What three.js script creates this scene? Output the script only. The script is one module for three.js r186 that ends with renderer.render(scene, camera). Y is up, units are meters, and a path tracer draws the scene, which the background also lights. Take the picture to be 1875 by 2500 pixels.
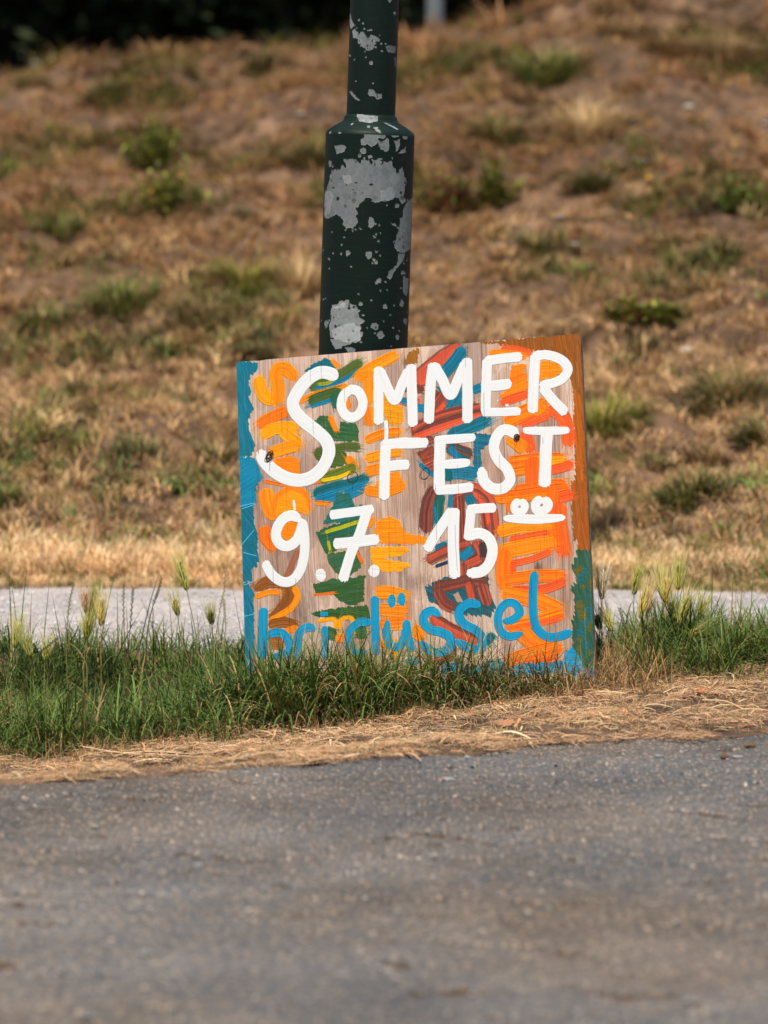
import * as THREE from 'three';
import { mergeGeometries } from 'three/addons/utils/BufferGeometryUtils.js';

// ---------------------------------------------------------------- camera, sky, sun, exposure
const scene = new THREE.Scene();
const EYE = new THREE.Vector3(0, 0.95, 6.0), PITCH = THREE.MathUtils.degToRad(5.737), LENS = 7595;
const camera = new THREE.PerspectiveCamera(18.692, 0.75, 0.1, 400);
camera.position.copy(EYE);
camera.rotation.x = -PITCH;
camera.focus = 6.0;
camera.userData.fStop = 3.2;
const renderer = new THREE.WebGLRenderer({ antialias: true });
renderer.toneMapping = THREE.LinearToneMapping;
renderer.toneMappingExposure = 1.18;
renderer.shadowMap.enabled = true;
const SUN = new THREE.Vector3(-0.115, 0.90, 0.38).normalize();
{
  const w = 128, h = 64, d = new Float32Array(w * h * 4);
  for (let j = 0; j < h; j++) for (let i = 0; i < w; i++) {
    const e = Math.max(0, Math.sin(((j + 0.5) / h - 0.5) * Math.PI)), k = Math.pow(1 - e, 3);
    const o = (j * w + i) * 4;
    d[o] = 0.13 + 0.29 * k; d[o + 1] = 0.20 + 0.25 * k; d[o + 2] = 0.32 + 0.15 * k; d[o + 3] = 1;
  }
  const t = new THREE.DataTexture(d, w, h, THREE.RGBAFormat, THREE.FloatType);
  t.mapping = THREE.EquirectangularReflectionMapping; t.magFilter = THREE.LinearFilter; t.needsUpdate = true;
  scene.background = t; scene.environment = t;
}
const sun = new THREE.DirectionalLight(new THREE.Color(1.0, 0.91, 0.79), 4.7);
sun.position.copy(SUN).multiplyScalar(40); sun.castShadow = true; sun.shadow.radius = 2;
sun.shadow.mapSize.set(4096, 4096); sun.shadow.camera.left = -14; sun.shadow.camera.right = 14; sun.shadow.camera.top = 14; sun.shadow.camera.bottom = -14; sun.shadow.camera.far = 90;
scene.add(sun); scene.add(sun.target);

// ---------------------------------------------------------------- helpers
function rng(seed) { let a = seed >>> 0; return () => { a = (a + 0x6D2B79F5) | 0; let t = Math.imul(a ^ (a >>> 15), 1 | a); t = (t + Math.imul(t ^ (t >>> 7), 61 | t)) ^ t; return ((t ^ (t >>> 14)) >>> 0) / 4294967296; }; }
function hash2(x, y, s = 0) { let h = Math.imul(x | 0, 374761393) ^ Math.imul(y | 0, 668265263) ^ Math.imul(s | 0, 2147483647); h = Math.imul(h ^ (h >>> 13), 1274126177); return ((h ^ (h >>> 16)) >>> 0) / 4294967296; }
function vnoise(x, y, s = 0, per = 0) {
  let xi = Math.floor(x), yi = Math.floor(y); const fx = x - xi, fy = y - yi, u = fx * fx * (3 - 2 * fx), v = fy * fy * (3 - 2 * fy);
  const m = (n) => (per ? ((n % per) + per) % per : n);
  const a = hash2(m(xi), m(yi), s), b = hash2(m(xi + 1), m(yi), s), c = hash2(m(xi), m(yi + 1), s), d = hash2(m(xi + 1), m(yi + 1), s);
  return a + (b - a) * u + (c - a) * v + (a - b - c + d) * u * v;
}
function fbm(x, y, o = 4, s = 0, per = 0) { let r = 0, a = 0.5, n = 0; for (let i = 0; i < o; i++) { r += a * vnoise(x, y, s + i * 17, per); n += a; a *= 0.5; x *= 2; y *= 2; per *= 2; } return r / n; }
const clamp = (x, a = 0, b = 1) => Math.min(b, Math.max(a, x));
const smooth = (a, b, x) => { const t = clamp((x - a) / (b - a)); return t * t * (3 - 2 * t); };
const lerp = (a, b, t) => a + (b - a) * t;
const RGB = (r, g, b) => new THREE.Color().setRGB(r, g, b);
const used = {};
function numbered(n) { const k = used[n] = (used[n] ?? -1) + 1; return k ? `${n}_${String(k).padStart(3, '0')}` : n; }
function tag(o, label, category, group) { o.userData = { ...o.userData, label, category }; if (group) o.userData.group = group; return o; }
function shadows(o) { o.castShadow = o.receiveShadow = true; return o; }
function mesh(name, geo, mat, parent) { const m = shadows(new THREE.Mesh(geo, mat)); if (parent) { m.name = name; parent.add(m); } else { m.name = numbered(name); scene.add(m); } return m; }
function thing(name, pos = [0, 0, 0]) { const g = new THREE.Group(); g.name = numbered(name); g.position.set(...pos); scene.add(g); return g; }
function structure(o, label) { o.userData.kind = 'structure'; if (label) o.userData.label = label; return o; }
const Q = new THREE.Quaternion(), M4 = new THREE.Matrix4();
function geoFrom(pos, idx, extra = {}) {
  const g = new THREE.BufferGeometry(); g.setAttribute('position', new THREE.Float32BufferAttribute(pos, 3)); if (idx) g.setIndex(idx);
  if (extra.uv) g.setAttribute('uv', new THREE.Float32BufferAttribute(extra.uv, 2));
  if (extra.color) g.setAttribute('color', new THREE.Float32BufferAttribute(extra.color, 3));
  g.computeVertexNormals(); return g;
}
function tubeAlong(pts, radii, sides = 6) {            // tapered tube through points
  const pos = [], idx = [], n = pts.length, t = new THREE.Vector3(), u = new THREE.Vector3(), v = new THREE.Vector3();
  for (let i = 0; i < n; i++) {
    t.copy(pts[Math.min(n - 1, i + 1)]).sub(pts[Math.max(0, i - 1)]).normalize();
    u.set(Math.abs(t.y) > 0.9 ? 1 : 0, Math.abs(t.y) > 0.9 ? 0 : 1, 0).cross(t).normalize(); v.copy(t).cross(u);
    const r = Array.isArray(radii) ? radii[i] : radii;
    for (let k = 0; k < sides; k++) { const a = k / sides * Math.PI * 2; pos.push(pts[i].x + r * (Math.cos(a) * u.x + Math.sin(a) * v.x), pts[i].y + r * (Math.cos(a) * u.y + Math.sin(a) * v.y), pts[i].z + r * (Math.cos(a) * u.z + Math.sin(a) * v.z)); }
  }
  for (let i = 0; i < n - 1; i++) for (let k = 0; k < sides; k++) { const a = i * sides + k, b = i * sides + (k + 1) % sides; idx.push(a, b, a + sides, b, b + sides, a + sides); }
  for (const [row, flip] of [[0, 1], [n - 1, 0]]) for (let k = 1; k < sides - 1; k++) { const a = row * sides; flip ? idx.push(a, a + k + 1, a + k) : idx.push(a, a + k, a + k + 1); }
  return geoFrom(pos, idx);
}
function curve(pts, n) { return new THREE.CatmullRomCurve3(pts.map((p) => (p.isVector3 ? p : new THREE.Vector3(...p)))).getPoints(n); }
function tint(g, c, jitter = 0, R = Math.random) {
  const n = g.attributes.position.count, a = new Float32Array(n * 3), k = 1 + (jitter ? (R() - 0.5) * 2 * jitter : 0);
  for (let i = 0; i < n; i++) { a[i * 3] = c[0] * k; a[i * 3 + 1] = c[1] * k; a[i * 3 + 2] = c[2] * k; }
  g.setAttribute('color', new THREE.BufferAttribute(a, 3)); return g;
}
// a grass blade: rooted at the origin, bending towards +z, folded along its midrib
function blade(L, w, bend, seg = 5, kink = 0) {
  const pos = [], idx = []; let y = 0, z = 0, a = 0.02;
  for (let i = 0; i <= seg; i++) {
    const t = i / seg, ww = w * (t < 0.25 ? lerp(0.65, 1, t / 0.25) : Math.pow(1 - (t - 0.25) / 0.75, 0.7)) * 0.5 + 0.00012, f = ww * 0.45;
    const nx = Math.cos(a), nz = -Math.sin(a);
    pos.push(-ww, y + f * Math.sin(a), z + f * nx, 0, y, z, ww, y + f * Math.sin(a), z + f * nx);
    a += bend / seg * (0.4 + 1.2 * t) + (kink && i === Math.floor(seg * 0.55) ? kink : 0);
    y += Math.cos(a) * L / seg; z += Math.sin(a) * L / seg;
  }
  for (let i = 0; i < seg; i++) { const o = i * 3; idx.push(o, o + 1, o + 3, o + 1, o + 4, o + 3, o + 1, o + 2, o + 4, o + 2, o + 5, o + 4); }
  return geoFrom(pos, idx);
}
// stuff: copies of a few variants; list entries [x, y, z, yaw, tilt, sx, sy, r, g, b]
function scatter(name, label, category, geos, mat, list) {
  const g = new THREE.Group(); g.name = numbered(name); g.userData = { kind: 'stuff', label, category }; scene.add(g);
  const per = geos.map(() => []); list.forEach((e, i) => per[(e[10] ?? i) % geos.length].push(e));
  const qa = new THREE.Quaternion(), qb = new THREE.Quaternion(), X = new THREE.Vector3(1, 0, 0), Y = new THREE.Vector3(0, 1, 0), col = new THREE.Color();
  per.forEach((l, k) => {
    if (!l.length) return;
    const im = shadows(new THREE.InstancedMesh(geos[k], mat, l.length)); im.name = name + '_copies'; im.userData.kind = 'stuff';
    l.forEach((e, i) => {
      qa.setFromAxisAngle(Y, e[3]); qb.setFromAxisAngle(X, e[4]); qa.multiply(qb);
      M4.compose(new THREE.Vector3(e[0], e[1], e[2]), qa, new THREE.Vector3(e[5], e[6], e[5])); im.setMatrixAt(i, M4); im.setColorAt(i, col.setRGB(e[7], e[8], e[9]));
    });
    g.add(im);
  });
  return g;
}
const leafy = (rough = 0.75, tr = 0.35) => new THREE.MeshPhysicalMaterial({ color: 0xffffff, roughness: rough, transmission: tr, thickness: 0, side: THREE.DoubleSide, specularIntensity: 0.5 });
const leafyV = (rough = 0.75, tr = 0.35) => { const m = leafy(rough, tr); m.vertexColors = true; return m; };

// ---------------------------------------------------------------- the lie of the land
const roadEdge = (x) => 0.768 - 0.387 * clamp(x, -3, 3) + 0.045 * (fbm(x * 11, 3.3, 4, 5) - 0.5) * 2 + 0.03 * (fbm(x * 2.3, 9.1, 2, 6) - 0.5) * 2;
const pathNear = (x) => -0.42 + 0.05 * (fbm(x * 5, 1.7, 3, 8) - 0.5);
const pathFar = (x) => -1.52 + 0.042 * clamp(x, -4, 4) + 0.07 * (fbm(x * 6, 7.7, 3, 9) - 0.5);
const RUN = 6.4;
function land(x, z) {
  const e = roadEdge(x), n = pathNear(x), f = pathFar(x);
  if (z > e) return 0.002 - 0.05 * smooth(0.0, 0.06, z - e);
  if (z > n) {
    const w = smooth(0, 0.3, e - z) * smooth(0.06, 0.34, z - n);
    const dip = clamp(0.095 * (x - 0.4), -0.09, 0.02);
    return 0.002 + 0.012 * smooth(0, 0.07, e - z) + w * dip + smooth(0, 0.05, e - z) * (fbm(x * 14, z * 14, 3, 21) - 0.5) * 0.022 + smooth(-0.01, 0.02, e - z) * (fbm(x * 60, z * 60, 2, 22) - 0.5) * 0.008;
  }
  if (z > f) return -0.03 + 0.042 * (1 - smooth(0, 0.05, n - z)) + 0.042 * (1 - smooth(0, 0.06, z - f));
  const s = f - z, H = 1.695 + 0.118 * clamp(x, -3.5, 3.5), t = s / RUN;
  let y = t < 1 ? H * (t - 0.10 * Math.sin(t * Math.PI) * (1 - t)) : H - 0.05 * Math.min(s - RUN, 20);
  if (t > 0.9 && t < 1.1) y -= H * 0.012 * (1 - Math.abs(t - 1) / 0.1);
  y -= 0.06 * Math.exp(-Math.pow((x + 0.65) / 0.85, 2)) * smooth(0.6, 0.95, t);
  const amp = smooth(0.1, 1.2, s);
  y += amp * ((fbm(x * 1.1, z * 1.3, 3, 31) - 0.5) * 0.20 + (fbm(x * 4.5, z * 4.5, 3, 32) - 0.5) * 0.14) + smooth(0, 0.2, s) * (fbm(x * 17, z * 17, 2, 33) - 0.5) * 0.05;
  return y + 0.012;
}
// where a line of sight through a survey mark (u across, v down, of a 1875 x 2500 plan) meets the land, or a given distance plane
const CP = Math.cos(PITCH), SP = Math.sin(PITCH);
function ray(u, v) { const a = (u - 937.5) / LENS, b = (1250 - v) / LENS; return new THREE.Vector3(a, -SP + b * CP, -CP - b * SP); }
function meet(u, v) {
  const r = ray(u, v); let t0 = 2;
  for (let t = 2; t < 40; t += 0.02) { if (EYE.y + r.y * t < land(EYE.x + r.x * t, EYE.z + r.z * t)) { t0 = t; break; } t0 = t; }
  const x = EYE.x + r.x * t0, z = EYE.z + r.z * t0; return new THREE.Vector3(x, land(x, z), z);
}
function atDepth(u, v, z) { const r = ray(u, v), t = (z - EYE.z) / r.z; return new THREE.Vector3(EYE.x + r.x * t, EYE.y + r.y * t, z); }

// ---------------------------------------------------------------- textures
function dataTex(n, f, srgb = true) {
  const d = new Uint8Array(n * n * 4);
  for (let j = 0; j < n; j++) for (let i = 0; i < n; i++) { const c = f(i / n, j / n, i, j), o = (j * n + i) * 4; d[o] = clamp(c[0]) * 255; d[o + 1] = clamp(c[1]) * 255; d[o + 2] = clamp(c[2]) * 255; d[o + 3] = 255; }
  const t = new THREE.DataTexture(d, n, n); t.wrapS = t.wrapT = THREE.RepeatWrapping; t.magFilter = THREE.LinearFilter; t.minFilter = THREE.LinearMipmapLinearFilter; t.generateMipmaps = true;
  if (srgb) t.colorSpace = THREE.SRGBColorSpace; t.needsUpdate = true; return t;
}
// asphalt: 1.6 m tile, fine and coarse aggregate
const ROADTILE = 1.6;
const roadStone = (u, v) => { // one aggregate chip per cell
  let best = 9, id = 0; const N = 180, x = u * N, y = v * N, xi = Math.floor(x), yi = Math.floor(y);
  for (let a = -1; a <= 1; a++) for (let b = -1; b <= 1; b++) { const cx = ((xi + a) % N + N) % N, cy = ((yi + b) % N + N) % N; const dx = xi + a + hash2(cx, cy, 1) - x, dy = yi + b + hash2(cx, cy, 2) - y, d = dx * dx + dy * dy; if (d < best) { best = d; id = hash2(cx, cy, 3); } }
  return [Math.sqrt(best), id];
};
// long wavering cracks across the old surface, packed with brown dirt (0..1, periodic over the tile)
function seam(u, v) {
  u -= Math.floor(u); v -= Math.floor(v);
  const p = v * 17 + 1.5 * fbm(u * 3, v * 3, 2, 191, 3) + 0.9 * fbm(u * 11, v * 11, 3, 192, 11), f = p - Math.floor(p) - 0.5;
  const q = v * 11 + 0.3 + 2.0 * fbm(u * 4, v * 4, 3, 196, 4), g = q - Math.floor(q) - 0.5;
  return Math.max(Math.exp(-Math.pow(f / 0.075, 2)) * smooth(0.36, 0.60, fbm(u * 7, v * 6, 3, 195, 0)), Math.exp(-Math.pow(g / 0.045, 2)) * smooth(0.42, 0.62, fbm(u * 6 + 3, v * 6, 3, 197, 0)));
}
const roadCol = dataTex(1024, (u, v, i, j) => {
  const [d, id] = roadStone(u, v), n = fbm(u * 8, v * 8, 4, 41, 8), f = hash2(i, j, 7);
  let b = 0.455 + 0.15 * (n - 0.5) + 0.14 * (f - 0.5) + (d < 0.42 ? (id - 0.5) * 0.24 : -0.07);
  if (id > 0.988 && d < 0.4) b += 0.14;
  const w = (fbm(u * 5 + 3, v * 5, 3, 44, 5) - 0.5) * 0.05 + (id - 0.5) * 0.03;
  const dirt = smooth(0.3, 0.75, seam(u, v) + 0.4 * (vnoise(u * 120, v * 120, 46, 120) - 0.5)) * 0.8, k = 0.75 + 0.5 * f;
  return [lerp(b * 1.025 + w, 0.30 * k, dirt), lerp(b * 0.97, 0.235 * k, dirt), lerp(b * 0.93 - w, 0.19 * k, dirt)];
});
const roadBump = dataTex(1024, (u, v, i, j) => { const [d, id] = roadStone(u, v); const b = (1 - smooth(0.1, 0.6, d)) * (0.4 + 0.6 * id) * 0.6 + 0.3 * fbm(u * 30, v * 30, 3, 45, 30) + 0.1 * hash2(i, j, 8); return [b, b, b]; }, false);
// loose earth, neutral so that the sheet's own colour shows: 0.9 m tile
const earth = dataTex(1024, (u, v, i, j) => { const n = fbm(u * 12, v * 12, 6, 51, 12), f = hash2(i, j, 9), p = vnoise(u * 150, v * 150, 53, 150); const b = 0.62 + 0.5 * (n - 0.5) + 0.22 * (f - 0.5) + (p > 0.86 ? 0.2 : 0); return [b, b * 0.985, b * 0.96]; });
const earthBump = dataTex(1024, (u, v, i, j) => { const b = 0.6 * fbm(u * 16, v * 16, 6, 55, 16) + 0.4 * vnoise(u * 170, v * 170, 56, 170); return [b, b, b]; }, false);
// gravel of the far path: 1 m tile
const gravelCol = dataTex(1024, (u, v, i, j) => { const [d, id] = roadStone(u, v), n = fbm(u * 7, v * 7, 4, 61, 7), f = hash2(i, j, 11); const b = 0.73 + (id - 0.5) * 0.24 + 0.16 * (n - 0.5) + 0.08 * (f - 0.5) - (d > 0.5 ? 0.08 : 0); const w = (hash2(Math.floor(u * 180), Math.floor(v * 180), 62) - 0.5) * 0.08; return [b * 1.01 + w, b * 0.965, b * 0.955 - w]; });

// ---------------------------------------------------------------- ground sheets
function axis(a, b, step, far0, far1) {
  const c = []; for (let x = a; x <= b + 1e-9; x += step) c.push(x);
  let s = step, x = a; while (x > far0) { s *= 1.28; x -= s; c.unshift(x); } s = step; x = b; while (x < far1) { s *= 1.28; x += s; c.push(x); } return c;
}
function sheet(xs, zs, fy, tile, fcol, fz) {
  const pos = [], uv = [], col = [], idx = [], w = xs.length;
  for (const z0 of zs) for (const x of xs) { const z = fz ? fz(x, z0) : z0; pos.push(x, fy(x, z), z); uv.push(x / tile, -z / tile); if (fcol) col.push(...fcol(x, z)); }
  for (let j = 0; j < zs.length - 1; j++) for (let i = 0; i < w - 1; i++) { const a = j * w + i; idx.push(a, a + w, a + 1, a + 1, a + w, a + w + 1); }
  return geoFrom(pos, idx, { uv, color: fcol ? col : undefined });
}
const grassiness = (x, z) => fbm(x * 2.1 + 11, z * 2.6 + 4, 4, 71);
{
  const earthMat = new THREE.MeshStandardMaterial({ map: earth, bumpMap: earthBump, bumpScale: 0.006, roughness: 1, vertexColors: true });
  const col = (x, z) => {
    const f = pathFar(x), n = fbm(x * 3, z * 3, 4, 72), m = fbm(x * 13, z * 13, 3, 73);
    if (z > pathNear(x) - 0.02) { const k = 0.3 + 1.1 * m; return [0.34 * k, 0.21 * k, 0.135 * k]; }
    const s = f - z, g = smooth(0.54, 0.68, grassiness(x, z)), k = 0.45 + 0.8 * n + 0.9 * (m - 0.5);
    const straw = 1 - smooth(0.12, 0.55, s + (n - 0.5) * 0.4);
    return [lerp(lerp(0.44, 0.26, g), 0.80, straw) * k, lerp(lerp(0.265, 0.165, g), 0.56, straw) * k, lerp(lerp(0.16, 0.07, g), 0.34, straw) * k];
  };
  structure(mesh('ground', sheet(axis(-2.2, 2.2, 0.028, -90, 90), axis(-9.2, 1.25, 0.028, -160, 30), land, 0.9, col), earthMat), 'dry brown earth of the verge and bank');
  const groove = (v, w) => Math.exp(-Math.pow(v / w, 2));
  const rough = (x, z) => { const wx = x + 0.05 * (fbm(x * 5, z * 5, 2, 84) - 0.5), a = fbm(wx * 4.2, z * 13, 3, 82) - 0.5, b = fbm(wx * 7 + 3, z * 24 + 5, 3, 85) - 0.5, c = fbm(wx * 3 + 8, z * 9, 3, 87); return 0.007 * (fbm(x * 6, z * 13, 3, 81) - 0.5) * 2 - 0.015 * seam(x / ROADTILE, -z / ROADTILE) - 0.003 * groove(b, 0.04) * smooth(0.35, 0.6, c) - 0.001 * groove(a, 0.035) + 0.005 * (fbm(x * 38, z * 52, 2, 83) - 0.5) * 2; };
  const rz = []; for (let t = 0; t <= 2.9; t += 0.0065) rz.push(t); for (let t = 3.1, s = 0.1; t < 40; s *= 1.3, t += s) rz.push(t);
  structure(mesh('road', sheet(axis(-1.0, 1.0, 0.0075, -90, 90), rz, (x, z) => { const e = z - roadEdge(x); return e < 0.004 ? -0.012 : 0.004 + rough(x, z) * smooth(-0.01, 0.05, e); }, ROADTILE, null, (x, t) => roadEdge(x) + (t > 0.0001 ? t : -0.004)), new THREE.MeshPhysicalMaterial({ map: roadCol, bumpMap: roadBump, bumpScale: 0.009, roughness: 0.97, specularIntensity: 0.25 })), 'worn grey asphalt road in the foreground');
  const pz = []; for (let t = 0; t <= 1.0001; t += 0.02) pz.push(t);
  structure(mesh('path', sheet(axis(-1.3, 1.3, 0.02, -90, 90), pz, (x, z) => 0.004 + 0.012 * (fbm(x * 9, z * 12, 4, 91) - 0.5), 1.0, null, (x, t) => lerp(pathFar(x) - 0.03, pathNear(x) + 0.02, t)), new THREE.MeshStandardMaterial({ map: gravelCol, bumpMap: roadBump, bumpScale: 0.006, roughness: 0.95 })), 'pale gravel path between the verge and the bank');
}

// ---------------------------------------------------------------- the painted sign
const SW = 0.7072, SH = 0.7014, THICK = 0.018;
const SIGN = { lean: THREE.MathUtils.degToRad(11.367), turn: THREE.MathUtils.degToRad(16), roll: THREE.MathUtils.degToRad(5.368), corner: new THREE.Vector3(0.40835, 0.00525, 0.08) };
const nh = new THREE.Vector3(-Math.sin(SIGN.turn), 0, Math.cos(SIGN.turn)), exv = new THREE.Vector3(Math.cos(SIGN.turn), 0, Math.sin(SIGN.turn));
const eyv = new THREE.Vector3(0, Math.cos(SIGN.lean), 0).addScaledVector(nh, -Math.sin(SIGN.lean));
const e1 = exv.clone().multiplyScalar(Math.cos(SIGN.roll)).addScaledVector(eyv, Math.sin(SIGN.roll));
const e2 = exv.clone().multiplyScalar(-Math.sin(SIGN.roll)).addScaledVector(eyv, Math.cos(SIGN.roll));
const e3 = e1.clone().cross(e2);
const signOrigin = SIGN.corner.clone().addScaledVector(e1, -SW);          // lower left front corner
const signSide = (p) => p.clone().sub(signOrigin).dot(e3);
const signUV = (p) => { const q = p.clone().sub(signOrigin); return [q.dot(e1) / SW, q.dot(e2) / SH]; };
const CN = 2048;
const cc = document.createElement('canvas'); cc.width = cc.height = CN; const C = cc.getContext('2d');
const hc = document.createElement('canvas'); hc.width = hc.height = CN; const Hh = hc.getContext('2d');
{
  const R = rng(77);
  // tracing frames -> panel: four frames of the sign, each mapped on the panel by intersecting its plane
  const onPanel = (u, v) => { const r = ray(u, v), t = signOrigin.clone().sub(EYE).dot(e3) / r.dot(e3); const [a, b] = signUV(EYE.clone().addScaledVector(r, t)); return [a * CN, (1 - b) * CN]; };
  const frame = (ox, oy, k) => ({ k, p: (x, y) => onPanel(ox + x / k, oy + y / k) });
  const A = frame(560, 800, 3.770), B = frame(980, 800, 3.318), D = frame(560, 1180, 3.318), E = frame(980, 1180, 3.318);
  const PX = CN / 862;                                                       // panel pixels for one plan unit
  const css = (c, a = 1) => `rgba(${clamp(c[0], 0, 255) | 0},${clamp(c[1], 0, 255) | 0},${clamp(c[2], 0, 255) | 0},${a})`;
  // bare plywood
  C.fillStyle = 'rgb(214,186,168)'; C.fillRect(0, 0, CN, CN); Hh.fillStyle = 'rgb(90,90,90)'; Hh.fillRect(0, 0, CN, CN);
  for (let i = 0; i < 420; i++) { const x = R() * CN, y = R() * CN, r = 40 + R() * 190, k = R(); C.save(); C.translate(x, y); C.scale(0.45, 1.6); C.beginPath(); C.arc(0, 0, r, 0, 7); C.fillStyle = k < 0.4 ? 'rgba(132,94,76,0.17)' : k < 0.8 ? 'rgba(228,202,184,0.16)' : 'rgba(108,90,86,0.15)'; C.fill(); C.restore(); }
  const sway = (x, y) => 26 * (fbm(x / 300, y / 900, 3, 101) - 0.5) * 2;
  for (let i = 0; i < 2200; i++) {
    const x = R() * CN, y0 = R() * CN - 300, L = 150 + R() * 900, d = R(); C.beginPath(); Hh.beginPath();
    for (let y = y0; y < y0 + L; y += 30) { const xx = x + sway(x, y); y === y0 ? (C.moveTo(xx, y), Hh.moveTo(xx, y)) : (C.lineTo(xx, y), Hh.lineTo(xx, y)); }
    C.lineWidth = 1 + R() * 2.2; C.strokeStyle = d < 0.62 ? `rgba(104,70,54,${0.10 + R() * 0.34})` : `rgba(232,208,192,${0.12 + R() * 0.3})`; C.stroke();
    Hh.lineWidth = 1.5; Hh.strokeStyle = d < 0.62 ? 'rgba(60,60,60,0.35)' : 'rgba(115,115,115,0.35)'; Hh.stroke();
  }
  // grey weathering stains
  for (const [f, x, y, rx, ry, a] of [[D, 1560, 780, 130, 60, 0.5], [E, 160, 800, 110, 45, 0.55], [D, 260, 700, 120, 80, 0.25], [D, 1250, 780, 220, 80, 0.16], [A, 400, 1100, 60, 70, 0.5], [A, 265, 1530, 55, 110, 0.75], [D, 620, 990, 60, 80, 0.35], [A, 1640, 320, 40, 40, 0.8], [B, 160, 1020, 90, 60, 0.4], [D, 600, 1090, 40, 70, 0.7], [E, 1100, 690, 25, 30, 0.7], [B, 950, 960, 20, 40, 0.5]]) {
    const [cx, cy] = f.p(x, y); for (let i = 0; i < 90; i++) { const g = R() + R() - 1, h = R() + R() - 1; C.fillStyle = `rgba(78,58,50,${a * 0.10})`; C.fillRect(cx + g * rx * 1.1, cy + h * ry * 1.1 - 20, 3 + R() * 10, 14 + R() * 50); }
  }
  function smoothPts(p) { return p.length < 3 ? new THREE.SplineCurve(p.map((q) => new THREE.Vector2(...q))).getSpacedPoints(24) : new THREE.SplineCurve(p.map((q) => new THREE.Vector2(...q))).getSpacedPoints(18 * p.length); }
  function stroke(f, pts, w, c, o = {}) {                                  // one loaded brush stroke
    const P = smoothPts(pts.map(([x, y]) => f.p(x, y))), W = w / f.k * PX * (o.lift > 70 ? 1.05 : o.lift > 50 ? 0.98 : 1.16), n = P.length, nb = Math.max(5, Math.round(W / 3.2));
    const nrm = P.map((p, i) => { const a = P[Math.max(0, i - 1)], b = P[Math.min(n - 1, i + 1)], l = Math.hypot(b.x - a.x, b.y - a.y) || 1; return [-(b.y - a.y) / l, (b.x - a.x) / l, (b.x - a.x) / l, (b.y - a.y) / l]; });
    const seed = R() * 1000, taper = o.taper ?? 0, mixc = o.mix;
    const wid = (i) => { const t = i / (n - 1); return 1 - taper * Math.pow(Math.abs(2 * t - 1), 3); };
    const bristle = (off, i0, i1, lw, colr, g) => {
      C.beginPath(); Hh.beginPath();
      for (let i = i0; i < i1; i++) { const k = off * wid(i) * W / 2 + (vnoise(i * 0.16, off * 5 + seed, 5) - 0.5) * W * (o.lift > 50 ? 0.028 : 0.055), x = P[i].x + nrm[i][0] * k, y = P[i].y + nrm[i][1] * k; i === i0 ? (C.moveTo(x, y), Hh.moveTo(x, y)) : (C.lineTo(x, y), Hh.lineTo(x, y)); }
      C.lineCap = Hh.lineCap = 'round'; C.lineJoin = Hh.lineJoin = 'round'; C.lineWidth = Hh.lineWidth = lw; C.strokeStyle = colr; C.stroke(); Hh.strokeStyle = `rgba(${g},${g},${g},0.9)`; Hh.stroke();
    };
    const dry = o.dry ?? 0.25, al = o.alpha ?? 0.96;
    for (let b = 0; b < nb; b++) {
      const off = (b + 0.5) / nb * 2 - 1, edge = Math.abs(off), roundEnd = lerp(1, Math.sqrt(Math.max(0, 1 - off * off)), o.lift > 70 ? 0.6 : 1);
      const endLen = W * 0.5 / Math.max(1, P[0].distanceTo(P[n - 1]) / n || 1);
      let i0 = Math.round((1 - roundEnd) * Math.min(n * 0.2, endLen)), i1 = n - Math.round((1 - roundEnd) * Math.min(n * 0.2, endLen) + R() * R() * dry * n * 0.35 * (0.4 + edge));
      if (o.closed) { i0 = 0; i1 = n; }
      if (i1 - i0 < 3) continue;
      const v = (vnoise(off * 7 + seed, 1.5, 3) - 0.5) * (o.vary ?? 26) + (R() - 0.5) * 5; let col = [c[0] + v, c[1] + v, c[2] + v];
      if (mixc) { const k = smooth(0.35, 0.75, vnoise(off * 3.5 + seed * 1.7, 4.2, 6)) * (o.mixk ?? 0.8); col = col.map((q, j) => lerp(q, mixc[j], k)); }
      bristle(off, i0, i1, W / nb * 1.9, css(col, al * (o.lift > 50 ? 1 : edge > 0.8 ? 0.45 + 0.4 * R() : 0.8 + 0.2 * R())), clamp(125 + (R() - 0.5) * (o.lift > 50 ? 10 : 50) + (edge > 0.82 && !(o.lift > 70) ? 40 : 0) + (o.lift ?? 0), 0, 255) | 0);
    }
  }
  const plain = stroke;                                                     // thin paint also drags a broken fringe past its rim
  const fringe = (f, pts, w, c, o = {}) => {
    plain(f, pts, w, c, o); if (o.lift) return;
    const P = smoothPts(pts.map(([x, y]) => f.p(x, y))), W = w / f.k * PX * 1.16;
    for (let i = 0; i < P.length; i += 1) for (const s of [-1, 1]) { if (R() < 0.45) continue; const a = P[Math.max(0, i - 1)], b = P[Math.min(P.length - 1, i + 1)], l = Math.hypot(b.x - a.x, b.y - a.y) || 1, k = s * W * (0.47 + R() * R() * 0.16), L = 6 + R() * 26; C.beginPath(); C.moveTo(P[i].x - (b.y - a.y) / l * k, P[i].y + (b.x - a.x) / l * k); C.lineTo(P[i].x - (b.y - a.y) / l * k + (b.x - a.x) / l * L, P[i].y + (b.x - a.x) / l * k + (b.y - a.y) / l * L); C.lineWidth = 2 + R() * 4; C.strokeStyle = css(c, 0.18 + R() * 0.35); C.stroke(); }
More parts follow.
